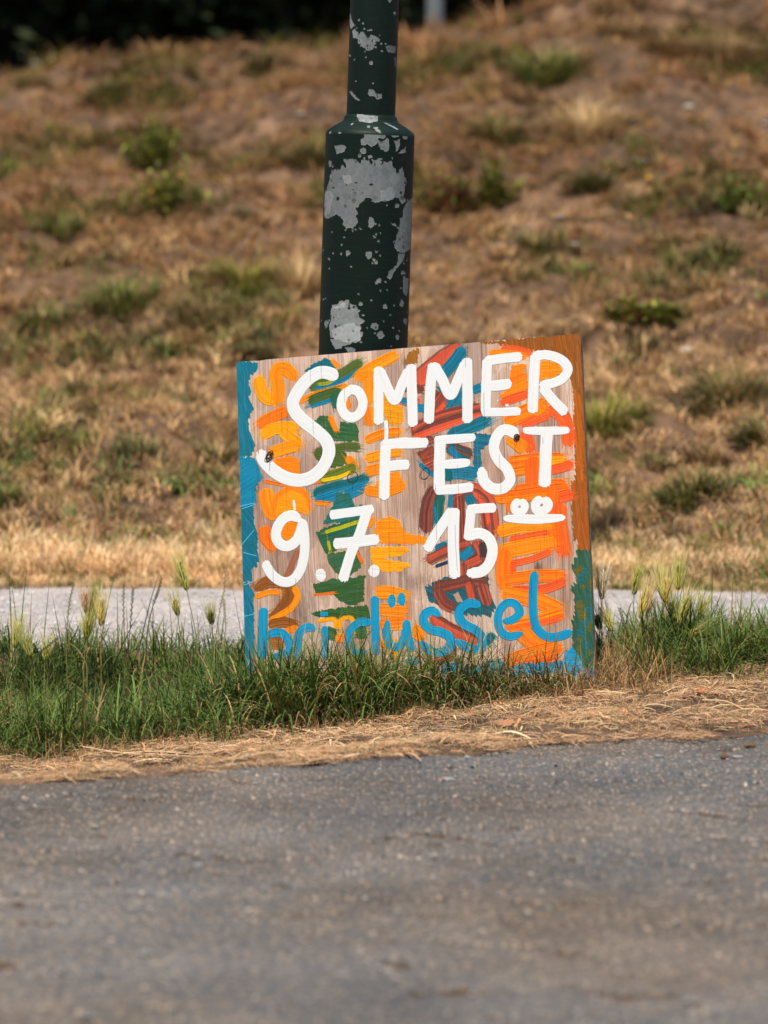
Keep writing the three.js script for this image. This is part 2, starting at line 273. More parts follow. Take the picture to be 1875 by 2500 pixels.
    for (const [e, d] of [[P.length - 1, 1], [0, -1]]) { const a = P[Math.max(0, Math.min(P.length - 1, e - d * 3))], b = P[e], l = Math.hypot(b.x - a.x, b.y - a.y) || 1, ux = (b.x - a.x) / l, uy = (b.y - a.y) / l; for (let q = 0; q < W / 5; q++) { const k = (R() - 0.5) * W * 0.9, L = R() * R() * 50 + 6; C.beginPath(); C.moveTo(b.x - uy * k - ux * 14, b.y + ux * k - uy * 14); C.lineTo(b.x - uy * k + ux * L, b.y + ux * k + uy * L); C.lineWidth = 1.5 + R() * 3; C.strokeStyle = css(c, 0.2 + R() * 0.4); C.stroke(); } }
  };
  function patch(f, pts, c, o = {}) {                                       // a brushed area with ragged rim
    const P = pts.map(([x, y]) => f.p(x, y)), path = [];
    for (let i = 0; i < P.length; i++) { const a = P[i], b = P[(i + 1) % P.length], l = Math.hypot(b[0] - a[0], b[1] - a[1]), m = Math.max(2, l / 9 | 0); for (let j = 0; j < m; j++) { const t = j / m, g = (o.rag ?? 7) * (R() - 0.5) * 2 * (j ? 1 : 0.4); path.push([lerp(a[0], b[0], t) + g * 0.6, lerp(a[1], b[1], t) + g]); } }
    for (const [X, fill] of [[C, css(c, o.alpha ?? 0.95)], [Hh, 'rgba(125,125,125,0.9)']]) { X.save(); X.beginPath(); path.forEach(([x, y], i) => (i ? X.lineTo(x, y) : X.moveTo(x, y))); X.closePath(); X.fillStyle = fill; X.fill(); X.clip(); const xs = path.map((q) => q[0]), ys = path.map((q) => q[1]), x0 = Math.min(...xs), x1 = Math.max(...xs), y0 = Math.min(...ys), y1 = Math.max(...ys), RR = rng(path.length * 31 + (c[0] | 0)); const ang = o.ang ?? 0.2;
      for (let i = 0; i < (x1 - x0) * (y1 - y0) / 260 + 20; i++) { const x = lerp(x0, x1, RR()), y = lerp(y0, y1, RR()), L = 30 + RR() * 130, k = (RR() - 0.5) * 50, m = RR(); X.beginPath(); X.moveTo(x - Math.cos(ang) * L / 2, y - Math.sin(ang) * L / 2); X.lineTo(x + Math.cos(ang) * L / 2, y + Math.sin(ang) * L / 2); X.lineWidth = 2 + RR() * 5; const cm = o.mix && m < (o.mixk ?? 0.4) ? o.mix : c; X.strokeStyle = X === C ? css(cm.map((q) => q + k), 0.35) : css([125 + k, 125 + k, 125 + k], 0.5); X.stroke(); }
      X.restore(); }
  }
  function blob(f, x, y, rx, ry, c, o = {}) { const p = []; for (let i = 0; i < 18; i++) { const a = i / 18 * Math.PI * 2, k = 0.92 + R() * 0.14; p.push([x + Math.cos(a) * rx * k, y + Math.sin(a) * ry * k]); } patch(f, p, c, { rag: 2, ...o }); }
  const OR = [246, 130, 0], YE = [248, 158, 0], DO = [242, 104, 4], GR = [44, 90, 50], OL = [72, 90, 30], TE = [4, 94, 104], BL = [4, 118, 158], BR = [112, 56, 46], RD = [222, 84, 52], RO = [236, 88, 34], BN = [140, 78, 22], OC = [170, 100, 22], WH = [226, 229, 232], CY = [6, 148, 194];
  // left rim, teal and blue
  patch(A, [[40, 290], [270, 325], [255, 390], [190, 450], [175, 520], [200, 580], [180, 650], [225, 740], [175, 850], [185, 950], [240, 1090], [210, 1180], [40, 1200]], [0, 108, 130], { mix: BL, ang: 1.3, rag: 10 });
  patch(D, [[40, -60], [230, -20], [215, 100], [190, 160], [200, 330], [235, 420], [230, 560], [240, 640], [180, 700], [190, 780], [60, 830]], [0, 100, 122], { mix: BL, ang: 1.0, rag: 12 });
  patch(A, [[50, 1190], [225, 1190], [280, 1300], [310, 1385], [260, 1420], [230, 1500], [250, 1600], [60, 1680]], [2, 126, 164], { ang: -0.5 });
  patch(D, [[70, 810], [150, 805], [205, 900], [190, 960], [200, 1010], [200, 1150], [210, 1500], [60, 1700]], [2, 116, 152], { mix: TE, ang: 1.2 });
  for (const [a, b] of [[[20, 205], [200, 160]], [[100, 210], [210, 170]], [[95, 505], [200, 380]], [[110, 560], [220, 590]], [[110, 830], [190, 800]], [[115, 1080], [200, 1060]]]) fringe(D, [a, b], 7, [70, 176, 214], { dry: 0, lift: 70 });
  // right rim, ochre into orange, then green, then blue
  patch(B, [[640, 118], [860, 95], [1000, 78], [1500, 20], [1580, 1720], [1390, 1720], [1375, 1300], [1415, 1180], [1405, 1000], [1395, 560], [1370, 420], [1290, 280], [1180, 190], [1000, 185], [900, 150], [760, 130]], [132, 76, 22], { mix: [176, 92, 18], ang: 1.45, rag: 12, mixk: 0.5 });
  patch(B, [[20, 292], [60, 200], [140, 165], [136, 290]], [150, 94, 26], { ang: 1.4, rag: 9 });
  patch(B, [[1390, 480], [1450, 560], [1500, 1659], [1420, 1659], [1420, 1200]], [180, 90, 12], { ang: 1.5, rag: 12, alpha: 0.7 });
  patch(E, [[1375, -20], [1540, -20], [1560, 560], [1440, 580], [1400, 330]], [164, 82, 14], { ang: 1.45, mix: [120, 80, 40], rag: 12 });
  patch(E, [[1430, 540], [1560, 540], [1640, 1780], [1480, 1780], [1480, 1500], [1390, 1350], [1380, 1140], [1410, 1040], [1400, 900], [1360, 850], [1430, 780], [1380, 690]], [44, 84, 56], { mix: [18, 92, 104], ang: 1.3, rag: 14 });
  for (let i = 0; i < 26; i++) blob(E, 1420 + R() * 120, 620 + R() * 800, 10 + R() * 22, 14 + R() * 40, R() < 0.5 ? [104, 92, 30] : [22, 96, 110], { alpha: 0.6, rag: 6 });
  patch(E, [[1470, 1520], [1620, 1480], [1640, 1800], [1440, 1800]], [4, 88, 122], { ang: 0.8 });
  // first column
  fringe(A, [[270, 450], [292, 570], [350, 650], [430, 660]], 105, YE, { mix: OR }); fringe(A, [[450, 700], [450, 560], [425, 430], [470, 372], [550, 400], [610, 490]], 105, OR, { mix: YE });
  fringe(A, [[260, 900], [380, 830], [540, 760]], 92, DO, { mix: OR }); fringe(A, [[300, 1000], [400, 935], [520, 920], [640, 920]], 95, YE); fringe(A, [[480, 950], [580, 1030], [650, 1090]], 95, YE); fringe(A, [[370, 1160], [500, 1115], [650, 1080]], 95, OR, { mix: YE });
  patch(A, [[390, 1215], [560, 1175], [635, 1200], [655, 1345], [540, 1330], [430, 1270]], OR, { mix: DO }); fringe(A, [[330, 1415], [560, 1450], [840, 1415]], 26, DO);
  fringe(D, [[300, 45], [310, 160], [350, 240], [400, 240]], 100, OR, { mix: YE }); fringe(D, [[390, 260], [410, 140], [500, 85], [580, 110], [620, 230]], 110, OR, { mix: YE }); patch(D, [[400, 110], [520, 60], [620, 120], [650, 250], [520, 230], [400, 250]], [252, 146, 8]);
  fringe(D, [[290, 350], [300, 440], [380, 530]], 90, DO, { mix: OR }); patch(D, [[420, 430], [400, 330], [480, 290], [560, 300], [640, 400], [645, 480], [540, 470], [480, 475]], OR, { mix: DO });
  fringe(D, [[205, 860], [310, 800], [430, 800], [480, 860], [470, 950], [400, 1040], [320, 1090]], 85, BN, { mix: [120, 60, 30], alpha: 0.9 }); fringe(D, [[215, 920], [320, 885], [410, 885]], 34, OR); fringe(D, [[525, 840], [552, 920], [500, 1010], [410, 1070], [330, 1110]], 42, OR, { mix: YE }); fringe(D, [[320, 1150], [450, 1125], [550, 1160]], 70, BN); fringe(D, [[430, 1210], [540, 1180], [540, 1270]], 40, OR); fringe(D, [[440, 790], [470, 740], [560, 540]], 40, [150, 86, 60], { alpha: 0.6 });
  fringe(D, [[330, 1290], [480, 1300]], 90, [160, 84, 30]);
  // second column
  patch(A, [[680, 410], [760, 340], [880, 278], [940, 300], [985, 385], [960, 390], [880, 365], [760, 390]], TE, { mix: BL }); fringe(A, [[945, 300], [1000, 360]], 34, OR);
  fringe(A, [[735, 545], [900, 490], [1080, 405], [1220, 305]], 92, [74, 108, 48], { mix: OL }); fringe(A, [[800, 550], [950, 520], [1100, 450], [1205, 385]], 30, BL); fringe(A, [[820, 520], [900, 510], [960, 480]], 20, [150, 160, 20]);
  fringe(A, [[640, 680], [800, 610], [1000, 555], [1090, 540]], 44, OR); fringe(A, [[735, 690], [880, 630], [1030, 590]], 95, GR, { mix: OL }); fringe(A, [[750, 725], [850, 695], [940, 665]], 26, BL); fringe(A, [[970, 600], [1000, 740]], 80, GR, { mix: TE }); fringe(A, [[1080, 650], [1100, 740]], 40, OR);
  patch(A, [[760, 890], [840, 805], [925, 820], [965, 945], [1010, 950], [1020, 870], [1160, 870], [1195, 960], [1190, 1045], [960, 1045], [830, 960]], GR, { mix: [36, 110, 80] }); fringe(A, [[925, 820], [985, 950]], 40, OR);
  fringe(A, [[790, 1150], [950, 1120], [1090, 1095], [1205, 1105]], 70, OL, { mix: GR }); patch(A, [[775, 1160], [960, 1130], [1080, 1150], [1090, 1250], [960, 1295], [800, 1215]], OL, { mix: GR }); fringe(A, [[1090, 1190], [1150, 1280]], 62, OR); fringe(A, [[830, 1395], [980, 1350], [1165, 1280]], 80, [104, 116, 24], { mix: GR }); fringe(A, [[850, 1405], [1000, 1375], [1110, 1330]], 22, [230, 190, 10]);
  fringe(A, [[780, 1540], [950, 1480], [1120, 1440], [1285, 1385]], 95, TE, { mix: BL }); fringe(A, [[800, 1600], [980, 1545]], 75, BL, { lift: 30 }); fringe(A, [[1080, 1545], [1240, 1460]], 85, BL, { lift: 30 }); fringe(D, [[700, 160], [800, 165]], 30, OR);
  patch(D, [[870, 80], [970, 80], [1020, 185], [1080, 160], [1060, 300], [760, 330], [840, 170]], [24, 104, 106], { mix: GR, ang: -0.3 }); patch(D, [[700, 395], [830, 335], [1050, 285], [1180, 280], [1120, 360], [1000, 440], [850, 550], [780, 570], [735, 480]], GR, { mix: TE, ang: -0.25 }); fringe(D, [[780, 395], [920, 352], [1040, 312]], 20, [180, 180, 20]); fringe(D, [[1120, 350], [1170, 290]], 36, OR); fringe(D, [[800, 470], [815, 540]], 16, [170, 170, 20]);
  patch(D, [[790, 570], [1040, 525], [1080, 620], [1060, 690], [960, 755], [860, 725], [800, 640]], [58, 94, 48], { mix: TE, ang: -0.3 }); fringe(D, [[1035, 560], [1075, 640]], 18, DO); patch(D, [[675, 815], [800, 780], [1105, 748], [1090, 830], [1090, 962], [1000, 988], [900, 960], [850, 905], [700, 895]], [46, 84, 36], { mix: [40, 100, 80], ang: -0.1 }); fringe(D, [[690, 905], [860, 885]], 14, DO);
  patch(D, [[655, 1045], [900, 1005], [1115, 985], [1145, 1100], [880, 1105], [700, 1075]], [52, 84, 30], { mix: [30, 90, 60] }); fringe(D, [[720, 1115], [850, 1105], [862, 1200]], 24, YE); fringe(D, [[900, 1180], [905, 1105], [990, 1095], [1000, 1200]], 24, YE); fringe(D, [[1030, 1210], [1110, 1200]], 90, GR); fringe(D, [[780, 1200], [860, 1230]], 80, GR); fringe(D, [[870, 1250], [960, 1260]], 60, OR);
  // third column
  fringe(A, [[1160, 470], [1300, 370], [1450, 290], [1545, 240]], 88, OR, { mix: YE }); patch(A, [[1150, 430], [1310, 390], [1320, 520], [1200, 495]], OR, { mix: YE }); fringe(A, [[1290, 480], [1280, 690]], 92, [238, 140, 6]); fringe(A, [[1285, 730], [1310, 900]], 105, [226, 140, 6], { mix: DO }); patch(A, [[1410, 600], [1500, 700], [1595, 715], [1605, 860], [1530, 905], [1460, 885], [1420, 780]], [222, 144, 4], { mix: YE });
  fringe(A, [[1255, 1040], [1420, 975], [1580, 960]], 74, [238, 142, 8], { mix: DO }); fringe(A, [[1260, 1210], [1420, 1165], [1585, 1135]], 78, OR, { mix: YE }); fringe(A, [[1265, 1325], [1400, 1290]], 85, OR); patch(A, [[1470, 1330], [1560, 1325], [1612, 1440], [1500, 1530], [1290, 1545], [1270, 1490], [1380, 1400]], OR, { mix: YE });
  fringe(D, [[1100, 50], [1200, 70], [1300, 60], [1420, 10]], 70, OR); patch(D, [[1165, 410], [1195, 310], [1290, 262], [1375, 300], [1425, 400], [1600, 435], [1590, 492], [1420, 495], [1220, 490]], OR, { mix: YE, ang: 0.05 }); patch(D, [[1140, 520], [1300, 508], [1440, 518], [1462, 550], [1370, 590], [1250, 600], [1280, 615], [1440, 640], [1468, 668], [1380, 712], [1250, 722], [1150, 640]], [244, 164, 2], { mix: OR, ang: 0.05 });
  fringe(D, [[1190, 885], [1320, 890], [1450, 935]], 92, OR, { mix: YE }); fringe(D, [[1210, 1020], [1440, 1035]], 85, [240, 130, 10]); fringe(D, [[1220, 1140], [1440, 1130]], 92, DO, { mix: YE }); fringe(D, [[1480, 1180], [1580, 1245]], 92, OR); fringe(D, [[1330, 1260], [1350, 1420]], 64, OR, { mix: YE }); fringe(D, [[1220, 1290], [1260, 1330]], 60, OR);
  // fourth column
  fringe(B, [[490, 150], [300, 275], [110, 440]], 120, BR, { mix: RD }); fringe(B, [[445, 175], [330, 310], [110, 500]], 36, RD); fringe(B, [[500, 165], [440, 260], [320, 400]], 85, BL, { mix: TE }); fringe(B, [[-10, 590], [60, 600], [150, 595]], 55, RD, { mix: BR }); patch(B, [[130, 610], [190, 620], [190, 690], [140, 690]], BL); fringe(B, [[0, 480], [180, 500]], 60, BR); fringe(B, [[0, 590], [50, 600]], 40, BL);
  patch(B, [[275, 470], [360, 500], [490, 470], [495, 680], [310, 735], [370, 610]], [18, 112, 146], { mix: TE, ang: -0.9 }); patch(B, [[270, 500], [360, 540], [370, 620], [310, 730], [250, 770], [250, 600]], BR, { mix: RD, ang: -0.9 }); fringe(B, [[240, 740], [350, 620]], 30, RD); fringe(B, [[580, 510], [645, 480]], 56, BL, { mix: TE });
  fringe(B, [[90, 860], [250, 765], [430, 710], [660, 655]], 115, BR, { mix: RD }); fringe(B, [[100, 890], [400, 785], [650, 705]], 42, RD); fringe(B, [[380, 880], [560, 805], [730, 735]], 85, BL, { mix: TE, dry: 0.9 });
  patch(B, [[590, 850], [725, 865], [700, 950], [640, 1000], [655, 1130], [610, 1220], [580, 1100]], [22, 98, 122], { mix: BL }); fringe(B, [[370, 965], [570, 1040]], 95, BR, { mix: TE }); fringe(B, [[395, 975], [490, 1090]], 44, BL); fringe(B, [[350, 1160], [480, 1170], [620, 1190]], 95, [20, 108, 136], { mix: BL }); patch(B, [[120, 1010], [250, 955], [290, 1000], [280, 1190], [200, 1130]], BR, { mix: RD, ang: -0.4 }); fringe(B, [[150, 1105], [260, 1195]], 26, BL); fringe(B, [[110, 950], [260, 900]], 60, BR, { mix: RD }); fringe(B, [[370, 1140], [390, 1240]], 50, TE);
  fringe(E, [[280, 30], [215, 180], [200, 400]], 100, [82, 48, 44], { mix: RD, mixk: 0.5 }); fringe(E, [[320, 90], [300, 200], [290, 320]], 70, TE, { mix: GR }); fringe(E, [[270, 190], [290, 330]], 16, BL); fringe(E, [[400, 90], [395, 190]], 30, BL); fringe(E, [[430, 110], [560, 60], [680, 140], [725, 340], [720, 420]], 120, BR, { mix: RD }); fringe(E, [[460, 110], [470, 260], [480, 560]], 80, BR, { mix: RD }); fringe(E, [[540, 100], [580, 165]], 62, BL, { mix: TE }); fringe(E, [[590, 80], [680, 200], [705, 330]], 26, RD);
  fringe(E, [[280, 540], [380, 500]], 66, [20, 96, 124]); fringe(E, [[210, 630], [380, 545], [560, 490]], 76, BR, { mix: RD }); fringe(E, [[280, 672], [370, 640]], 20, [34, 46, 70]); fringe(E, [[590, 470], [640, 590], [500, 660]], 85, BR, { mix: RD }); fringe(E, [[480, 610], [570, 530]], 58, BL); fringe(E, [[660, 480], [680, 600]], 60, [60, 50, 56]); fringe(E, [[490, 650], [500, 760]], 60, BR, { mix: RD });
  patch(E, [[185, 835], [340, 775], [700, 735], [720, 900], [765, 1000], [720, 1085], [560, 1065], [400, 1035], [220, 950]], [20, 84, 98], { mix: BL, ang: 0.5, rag: 14, mixk: 0.2 }); patch(E, [[420, 900], [460, 880], [500, 960], [450, 960]], [176, 141, 122]);
  fringe(E, [[260, 850], [420, 815], [560, 785], [690, 800]], 84, BR, { mix: RD, mixk: 0.5 }); fringe(E, [[290, 860], [350, 970], [430, 1010]], 78, BR, { mix: RD }); fringe(E, [[550, 800], [585, 950]], 72, BR, { mix: RD }); fringe(E, [[650, 820], [700, 990]], 74, BR, { mix: RD }); fringe(E, [[240, 1080], [400, 1180], [620, 1280]], 84, BR, { mix: RD }); fringe(E, [[210, 1450], [430, 1380]], 80, BR, { mix: RD }); fringe(E, [[410, 1300], [400, 1420]], 60, BR); fringe(E, [[690, 1240], [740, 1280]], 80, TE);
  // fifth column
  fringe(B, [[810, 170], [930, 180], [1050, 210]], 50, RO); fringe(B, [[720, 205], [850, 210], [1010, 235]], 48, OR); patch(B, [[890, 310], [1010, 290], [1030, 510], [880, 570], [790, 570], [870, 480]], OR, { mix: DO, ang: -0.3 }); fringe(B, [[810, 610], [920, 570], [1030, 535]], 58, RO); patch(B, [[1120, 270], [1260, 275], [1310, 350], [1230, 410], [1110, 420]], OR, { mix: YE, ang: 0.1 }); patch(B, [[990, 338], [1018, 338], [1018, 375], [992, 372]], [176, 141, 122]);
  fringe(B, [[840, 760], [1000, 690], [1190, 610]], 115, OR, { mix: DO }); fringe(B, [[980, 800], [1100, 740], [1200, 705]], 60, RO); fringe(B, [[1200, 640], [1320, 740], [1360, 960]], 95, RO, { mix: DO }); fringe(B, [[1000, 830], [1050, 1010]], 84, RO); fringe(B, [[870, 880], [1000, 990]], 90, OR); fringe(B, [[1060, 600], [1130, 700]], 90, OR);
  fringe(B, [[870, 1095], [1100, 1065], [1330, 1065]], 86, DO, { mix: YE }); fringe(B, [[1210, 1085], [1320, 1070]], 44, YE); fringe(B, [[1200, 1160], [1390, 1105]], 66, RO); fringe(B, [[890, 1175], [1080, 1135]], 64, DO, { mix: YE }); fringe(B, [[1065, 1050], [1075, 1310]], 115, DO, { mix: RO }); fringe(B, [[910, 1330], [1150, 1285], [1340, 1270]], 86, DO, { mix: OR }); fringe(B, [[770, 1120], [880, 1100]], 40, DO);
  fringe(E, [[760, 115], [1000, 95], [1350, 40]], 90, DO, { mix: OR }); fringe(E, [[1180, 140], [1390, 85]], 85, RO); fringe(E, [[1230, 60], [1230, 270]], 90, DO); fringe(E, [[1270, 160], [1290, 400], [1325, 590]], 105, RO, { mix: DO }); fringe(E, [[870, 150], [900, 230]], 60, DO); fringe(E, [[1230, 300], [1225, 520]], 80, DO); fringe(E, [[780, 395], [980, 350], [1220, 360]], 86, OR, { mix: YE }); fringe(E, [[880, 455], [1195, 400]], 44, RO); fringe(E, [[790, 560], [1000, 515], [1260, 475]], 105, OR, { mix: YE }); fringe(E, [[890, 650], [1050, 615], [1210, 550]], 44, RO);
  fringe(E, [[840, 540], [830, 700], [840, 860]], 110, DO, { mix: OR }); fringe(E, [[905, 640], [905, 740]], 40, RO); fringe(E, [[840, 780], [1100, 750], [1330, 750]], 84, DO, { mix: OR }); fringe(E, [[890, 865], [1150, 855], [1330, 790]], 66, RO); fringe(E, [[820, 890], [960, 920], [1130, 960], [1300, 1040]], 105, OR, { mix: DO }); fringe(E, [[860, 1160], [1100, 1110], [1310, 1050]], 92, DO, { mix: YE }); fringe(E, [[1000, 1150], [1280, 1100]], 30, RO); fringe(E, [[950, 1180], [1060, 1290], [1230, 1390]], 110, DO, { mix: OR }); fringe(E, [[860, 1450], [1050, 1380], [1300, 1320]], 95, DO, { mix: OR }); fringe(E, [[880, 1500], [1270, 1430]], 60, RO, { mix: OR });
  // blue lettering along the foot
  const cy = { vary: 22, lift: 60, dry: 0.05, mix: [0, 130, 182], mixk: 0.5 };
  stroke(D, [[275, 1010], [272, 1180], [262, 1420]], 78, CY, cy); stroke(D, [[285, 1260], [350, 1215], [430, 1215], [480, 1290], [450, 1380], [330, 1410]], 66, CY, cy); stroke(D, [[560, 1430], [556, 1280], [575, 1200], [640, 1165], [690, 1190]], 66, CY, cy); stroke(D, [[768, 1045], [768, 1075]], 62, CY, cy); stroke(D, [[772, 1160], [776, 1420]], 56, CY, cy); stroke(D, [[1150, 1130], [1060, 1125], [985, 1185], [965, 1290], [1020, 1370], [1120, 1370]], 64, CY, cy); stroke(D, [[1178, 915], [1180, 1100], [1190, 1390]], 66, CY, cy);
  blob(D, 1315, 952, 32, 56, CY); blob(D, 1395, 940, 34, 56, CY); stroke(D, [[1283, 1110], [1275, 1220], [1305, 1305], [1370, 1320], [1420, 1240], [1435, 1120]], 66, CY, cy); stroke(D, [[1430, 1110], [1450, 1240], [1478, 1360]], 64, CY, cy);
  stroke(E, [[312, 1075], [255, 1033], [195, 1055], [180, 1125], [235, 1185], [320, 1205], [395, 1255], [385, 1340], [290, 1372], [205, 1335], [155, 1280]], 70, CY, cy); stroke(E, [[640, 995], [560, 970], [490, 1010], [465, 1070], [510, 1140], [600, 1190], [655, 1255], [640, 1335], [570, 1345], [500, 1310], [440, 1270]], 70, CY, cy);
  stroke(E, [[820, 1115], [900, 1105], [958, 1045], [920, 975], [850, 970], [793, 1040], [782, 1130], [812, 1208], [885, 1240], [985, 1212]], 62, CY, cy); stroke(E, [[1080, 715], [1066, 900], [1072, 1080], [1100, 1175], [1170, 1238], [1270, 1240], [1380, 1200]], 68, CY, cy);
  patch(E, [[330, 1470], [460, 1440], [600, 1500], [700, 1440], [800, 1420], [860, 1500], [960, 1460], [1180, 1450], [1320, 1440], [1330, 1360], [1390, 1330], [1440, 1400], [1480, 1510], [1420, 1570], [1300, 1540], [1000, 1560], [600, 1580], [330, 1560]], CY, { mix: [8, 124, 178], ang: 0.1 }); blob(D, 1480, 1440, 60, 30, CY);
  // grain showing through the thin coloured paint
  for (let i = 0; i < 900; i++) {
    const x = R() * CN, y0 = R() * CN, L = 40 + R() * 300; C.beginPath();
    for (let y = y0; y < y0 + L; y += 16) { const xx = x + sway(x, y) + (R() - 0.5) * 2; y === y0 ? C.moveTo(xx, y) : C.lineTo(xx, y); }
    C.lineWidth = 1 + R() * 1.6; C.strokeStyle = R() < 0.7 ? `rgba(52,30,20,${0.10 + R() * 0.3})` : `rgba(214,188,170,${0.10 + R() * 0.25})`; C.stroke();
  }
  // white lettering
  const wh = { vary: 12, lift: 80, dry: 0.10, mix: [214, 219, 223], mixk: 0.16, alpha: 0.97 };
  const W = (f, p, w, o = {}) => { stroke(f, p, w * 0.94, WH, { ...wh, ...o }); stroke(f, p, w * 0.72, WH, { ...wh, ...o, alpha: 0.3 }); };
  W(A, [[995, 462], [910, 418], [820, 418], [720, 480], [630, 590], [585, 690], [610, 780], [690, 865], [800, 950], [890, 1040], [918, 1130], [890, 1230], [830, 1320], [730, 1390], [610, 1405], [480, 1365], [380, 1295], [310, 1210], [288, 1120]], 118);
  W(A, [[1127, 570], [1055, 620], [1030, 720], [1065, 800], [1135, 828], [1205, 780], [1228, 690], [1195, 600], [1127, 570], [1075, 600]], 88, { dry: 0 });
  W(A, [[1376, 365], [1372, 600], [1374, 890]], 92); W(A, [[1372, 370], [1430, 500], [1520, 668], [1590, 520], [1662, 370]], 92); W(B, [[78, 300], [85, 520], [92, 800]], 82); W(A, [[1440, 860], [1446, 960], [1440, 1060]], 34); W(B, [[258, 290], [235, 480], [222, 775]], 84); W(B, [[255, 290], [330, 420], [398, 545], [460, 420], [530, 262]], 84); W(B, [[530, 250], [535, 480], [535, 770]], 84);
  W(B, [[695, 255], [688, 450], [682, 700]], 80); W(B, [[680, 272], [820, 250], [975, 235]], 76); W(B, [[700, 475], [790, 468], [890, 452]], 84, { taper: 0.2 }); W(B, [[655, 685], [800, 685], [965, 676]], 66); W(B, [[1085, 220], [1072, 450], [1062, 690]], 84); W(B, [[1060, 232], [1180, 222], [1290, 258], [1348, 330], [1310, 410], [1220, 452], [1120, 470]], 74); W(B, [[1140, 480], [1230, 590], [1335, 695]], 78);
  W(A, [[1440, 1040], [1430, 1300], [1424, 1585]], 98); W(A, [[1400, 1085], [1600, 1060], [1770, 1060]], 90); W(B, [[-60, 940], [80, 940], [215, 930]], 80); W(A, [[1460, 1278], [1560, 1265], [1655, 1262]], 90);
  W(B, [[315, 885], [308, 1110], [306, 1330]], 90); W(B, [[270, 912], [420, 902], [598, 890]], 70, { taper: 0.2 }); W(B, [[330, 1112], [440, 1102], [555, 1092]], 74, { taper: 0.4 }); W(B, [[275, 1315], [420, 1310], [582, 1288]], 76); W(B, [[938, 890], [890, 838], [820, 832], [770, 890], [750, 980], [785, 1070], [858, 1150], [880, 1240], [820, 1302], [735, 1302], [668, 1240], [645, 1130]], 86); W(B, [[988, 832], [1150, 838], [1362, 832]], 66, { taper: 0.3 }); W(B, [[1180, 840], [1168, 1050], [1160, 1290]], 96);
  W(D, [[575, 300], [505, 262], [425, 300], [378, 400], [400, 480], [470, 510], [545, 460], [588, 350], [575, 290]], 84, { dry: 0 }); W(D, [[590, 300], [612, 480], [595, 640], [548, 750], [475, 800], [395, 782], [325, 715], [290, 630]], 78); W(D, [[520, 140], [530, 220]], 18); blob(D, 740, 745, 42, 54, WH); W(D, [[815, 258], [980, 235], [1170, 210]], 74); W(D, [[1120, 210], [1060, 400], [985, 570], [915, 795]], 84); W(D, [[845, 492], [1020, 475], [1215, 452]], 86, { dry: 0.3 }); blob(D, 1173, 710, 46, 52, WH);
  W(E, [[205, 545], [290, 400], [415, 215]], 82); W(E, [[428, 205], [420, 450], [432, 770]], 92); W(E, [[535, 215], [640, 205], [765, 198]], 74); W(E, [[565, 200], [555, 320], [540, 460]], 76); W(E, [[530, 440], [620, 405], [700, 440], [738, 530], [715, 640], [650, 715], [530, 728]], 84);
  W(E, [[960, 140], [918, 175], [925, 225], [975, 232], [1000, 185], [965, 138]], 62, { dry: 0 }); W(E, [[1140, 122], [1090, 160], [1095, 215], [1150, 225], [1190, 175], [1150, 122]], 72, { dry: 0 }); W(E, [[830, 285], [1080, 292], [1325, 278]], 74, { taper: 0.5 }); blob(B, 855, 628, 16, 12, WH); blob(B, 780, 590, 5, 5, WH);
  // checks in the veneer that run through the paint, and knots
  for (let i = 0; i < 60; i++) {
    const x = R() * CN, y0 = R() * CN, L = 30 + R() * R() * 420; C.beginPath(); Hh.beginPath();
    for (let y = y0; y < y0 + L; y += 12) { const xx = x + sway(x, y) + (R() - 0.5) * 1.6; y === y0 ? (C.moveTo(xx, y), Hh.moveTo(xx, y)) : (C.lineTo(xx, y), Hh.lineTo(xx, y)); }
    C.lineWidth = 1 + R() * 1.4; C.strokeStyle = `rgba(60,44,36,${0.06 + R() * 0.18})`; C.stroke(); Hh.lineWidth = 2; Hh.strokeStyle = 'rgba(10,10,10,0.5)'; Hh.stroke();
  }
  for (const [f, x, y, rx, ry, dark] of [[A, 370, 1185, 34, 60, 1], [A, 1135, 1380, 48, 54, 0], [B, 935, 892, 24, 26, 1], [B, 190, 1185, 34, 50, 0]]) {
    const [cx, cy2] = f.p(x, y), k = PX / f.k; for (let q = 0; q < (dark ? 14 : 2); q++) { C.beginPath(); C.ellipse(cx + (R() - 0.5) * 10 * dark, cy2 + (R() - 0.5) * 20 * dark, rx * k * (dark ? 0.3 + R() * 0.6 : 1 - q * 0.06), ry * k * (dark ? 0.3 + R() * 0.6 : 1 - q * 0.06), R(), 0, 6.0); C.lineWidth = dark ? 4 : 3; C.strokeStyle = `rgba(34,20,14,${dark ? 0.6 : 0.7})`; C.stroke(); Hh.beginPath(); Hh.ellipse(cx, cy2, rx * k, ry * k, 0, 0, 6.2); Hh.lineWidth = 4; Hh.strokeStyle = 'rgba(10,10,10,0.7)'; Hh.stroke(); }
    C.beginPath(); C.moveTo(cx, cy2 + ry * k); C.lineTo(cx - 3, cy2 + ry * k * 2.2); C.lineWidth = 2.2; C.strokeStyle = 'rgba(30,18,12,0.8)'; C.stroke();
  }
}
const signCol = new THREE.CanvasTexture(cc); signCol.colorSpace = THREE.SRGBColorSpace; signCol.anisotropy = 8;
const signBump = new THREE.CanvasTexture(hc);
const edgeTex = dataTex(256, (u, v, i, j) => { const n = fbm(u * 20, v * 6, 4, 111, 0), f = hash2(i, j, 3); const b = 0.50 + 0.36 * (n - 0.5) + 0.1 * (f - 0.5); return [b, b * 0.94, b * 0.9]; });
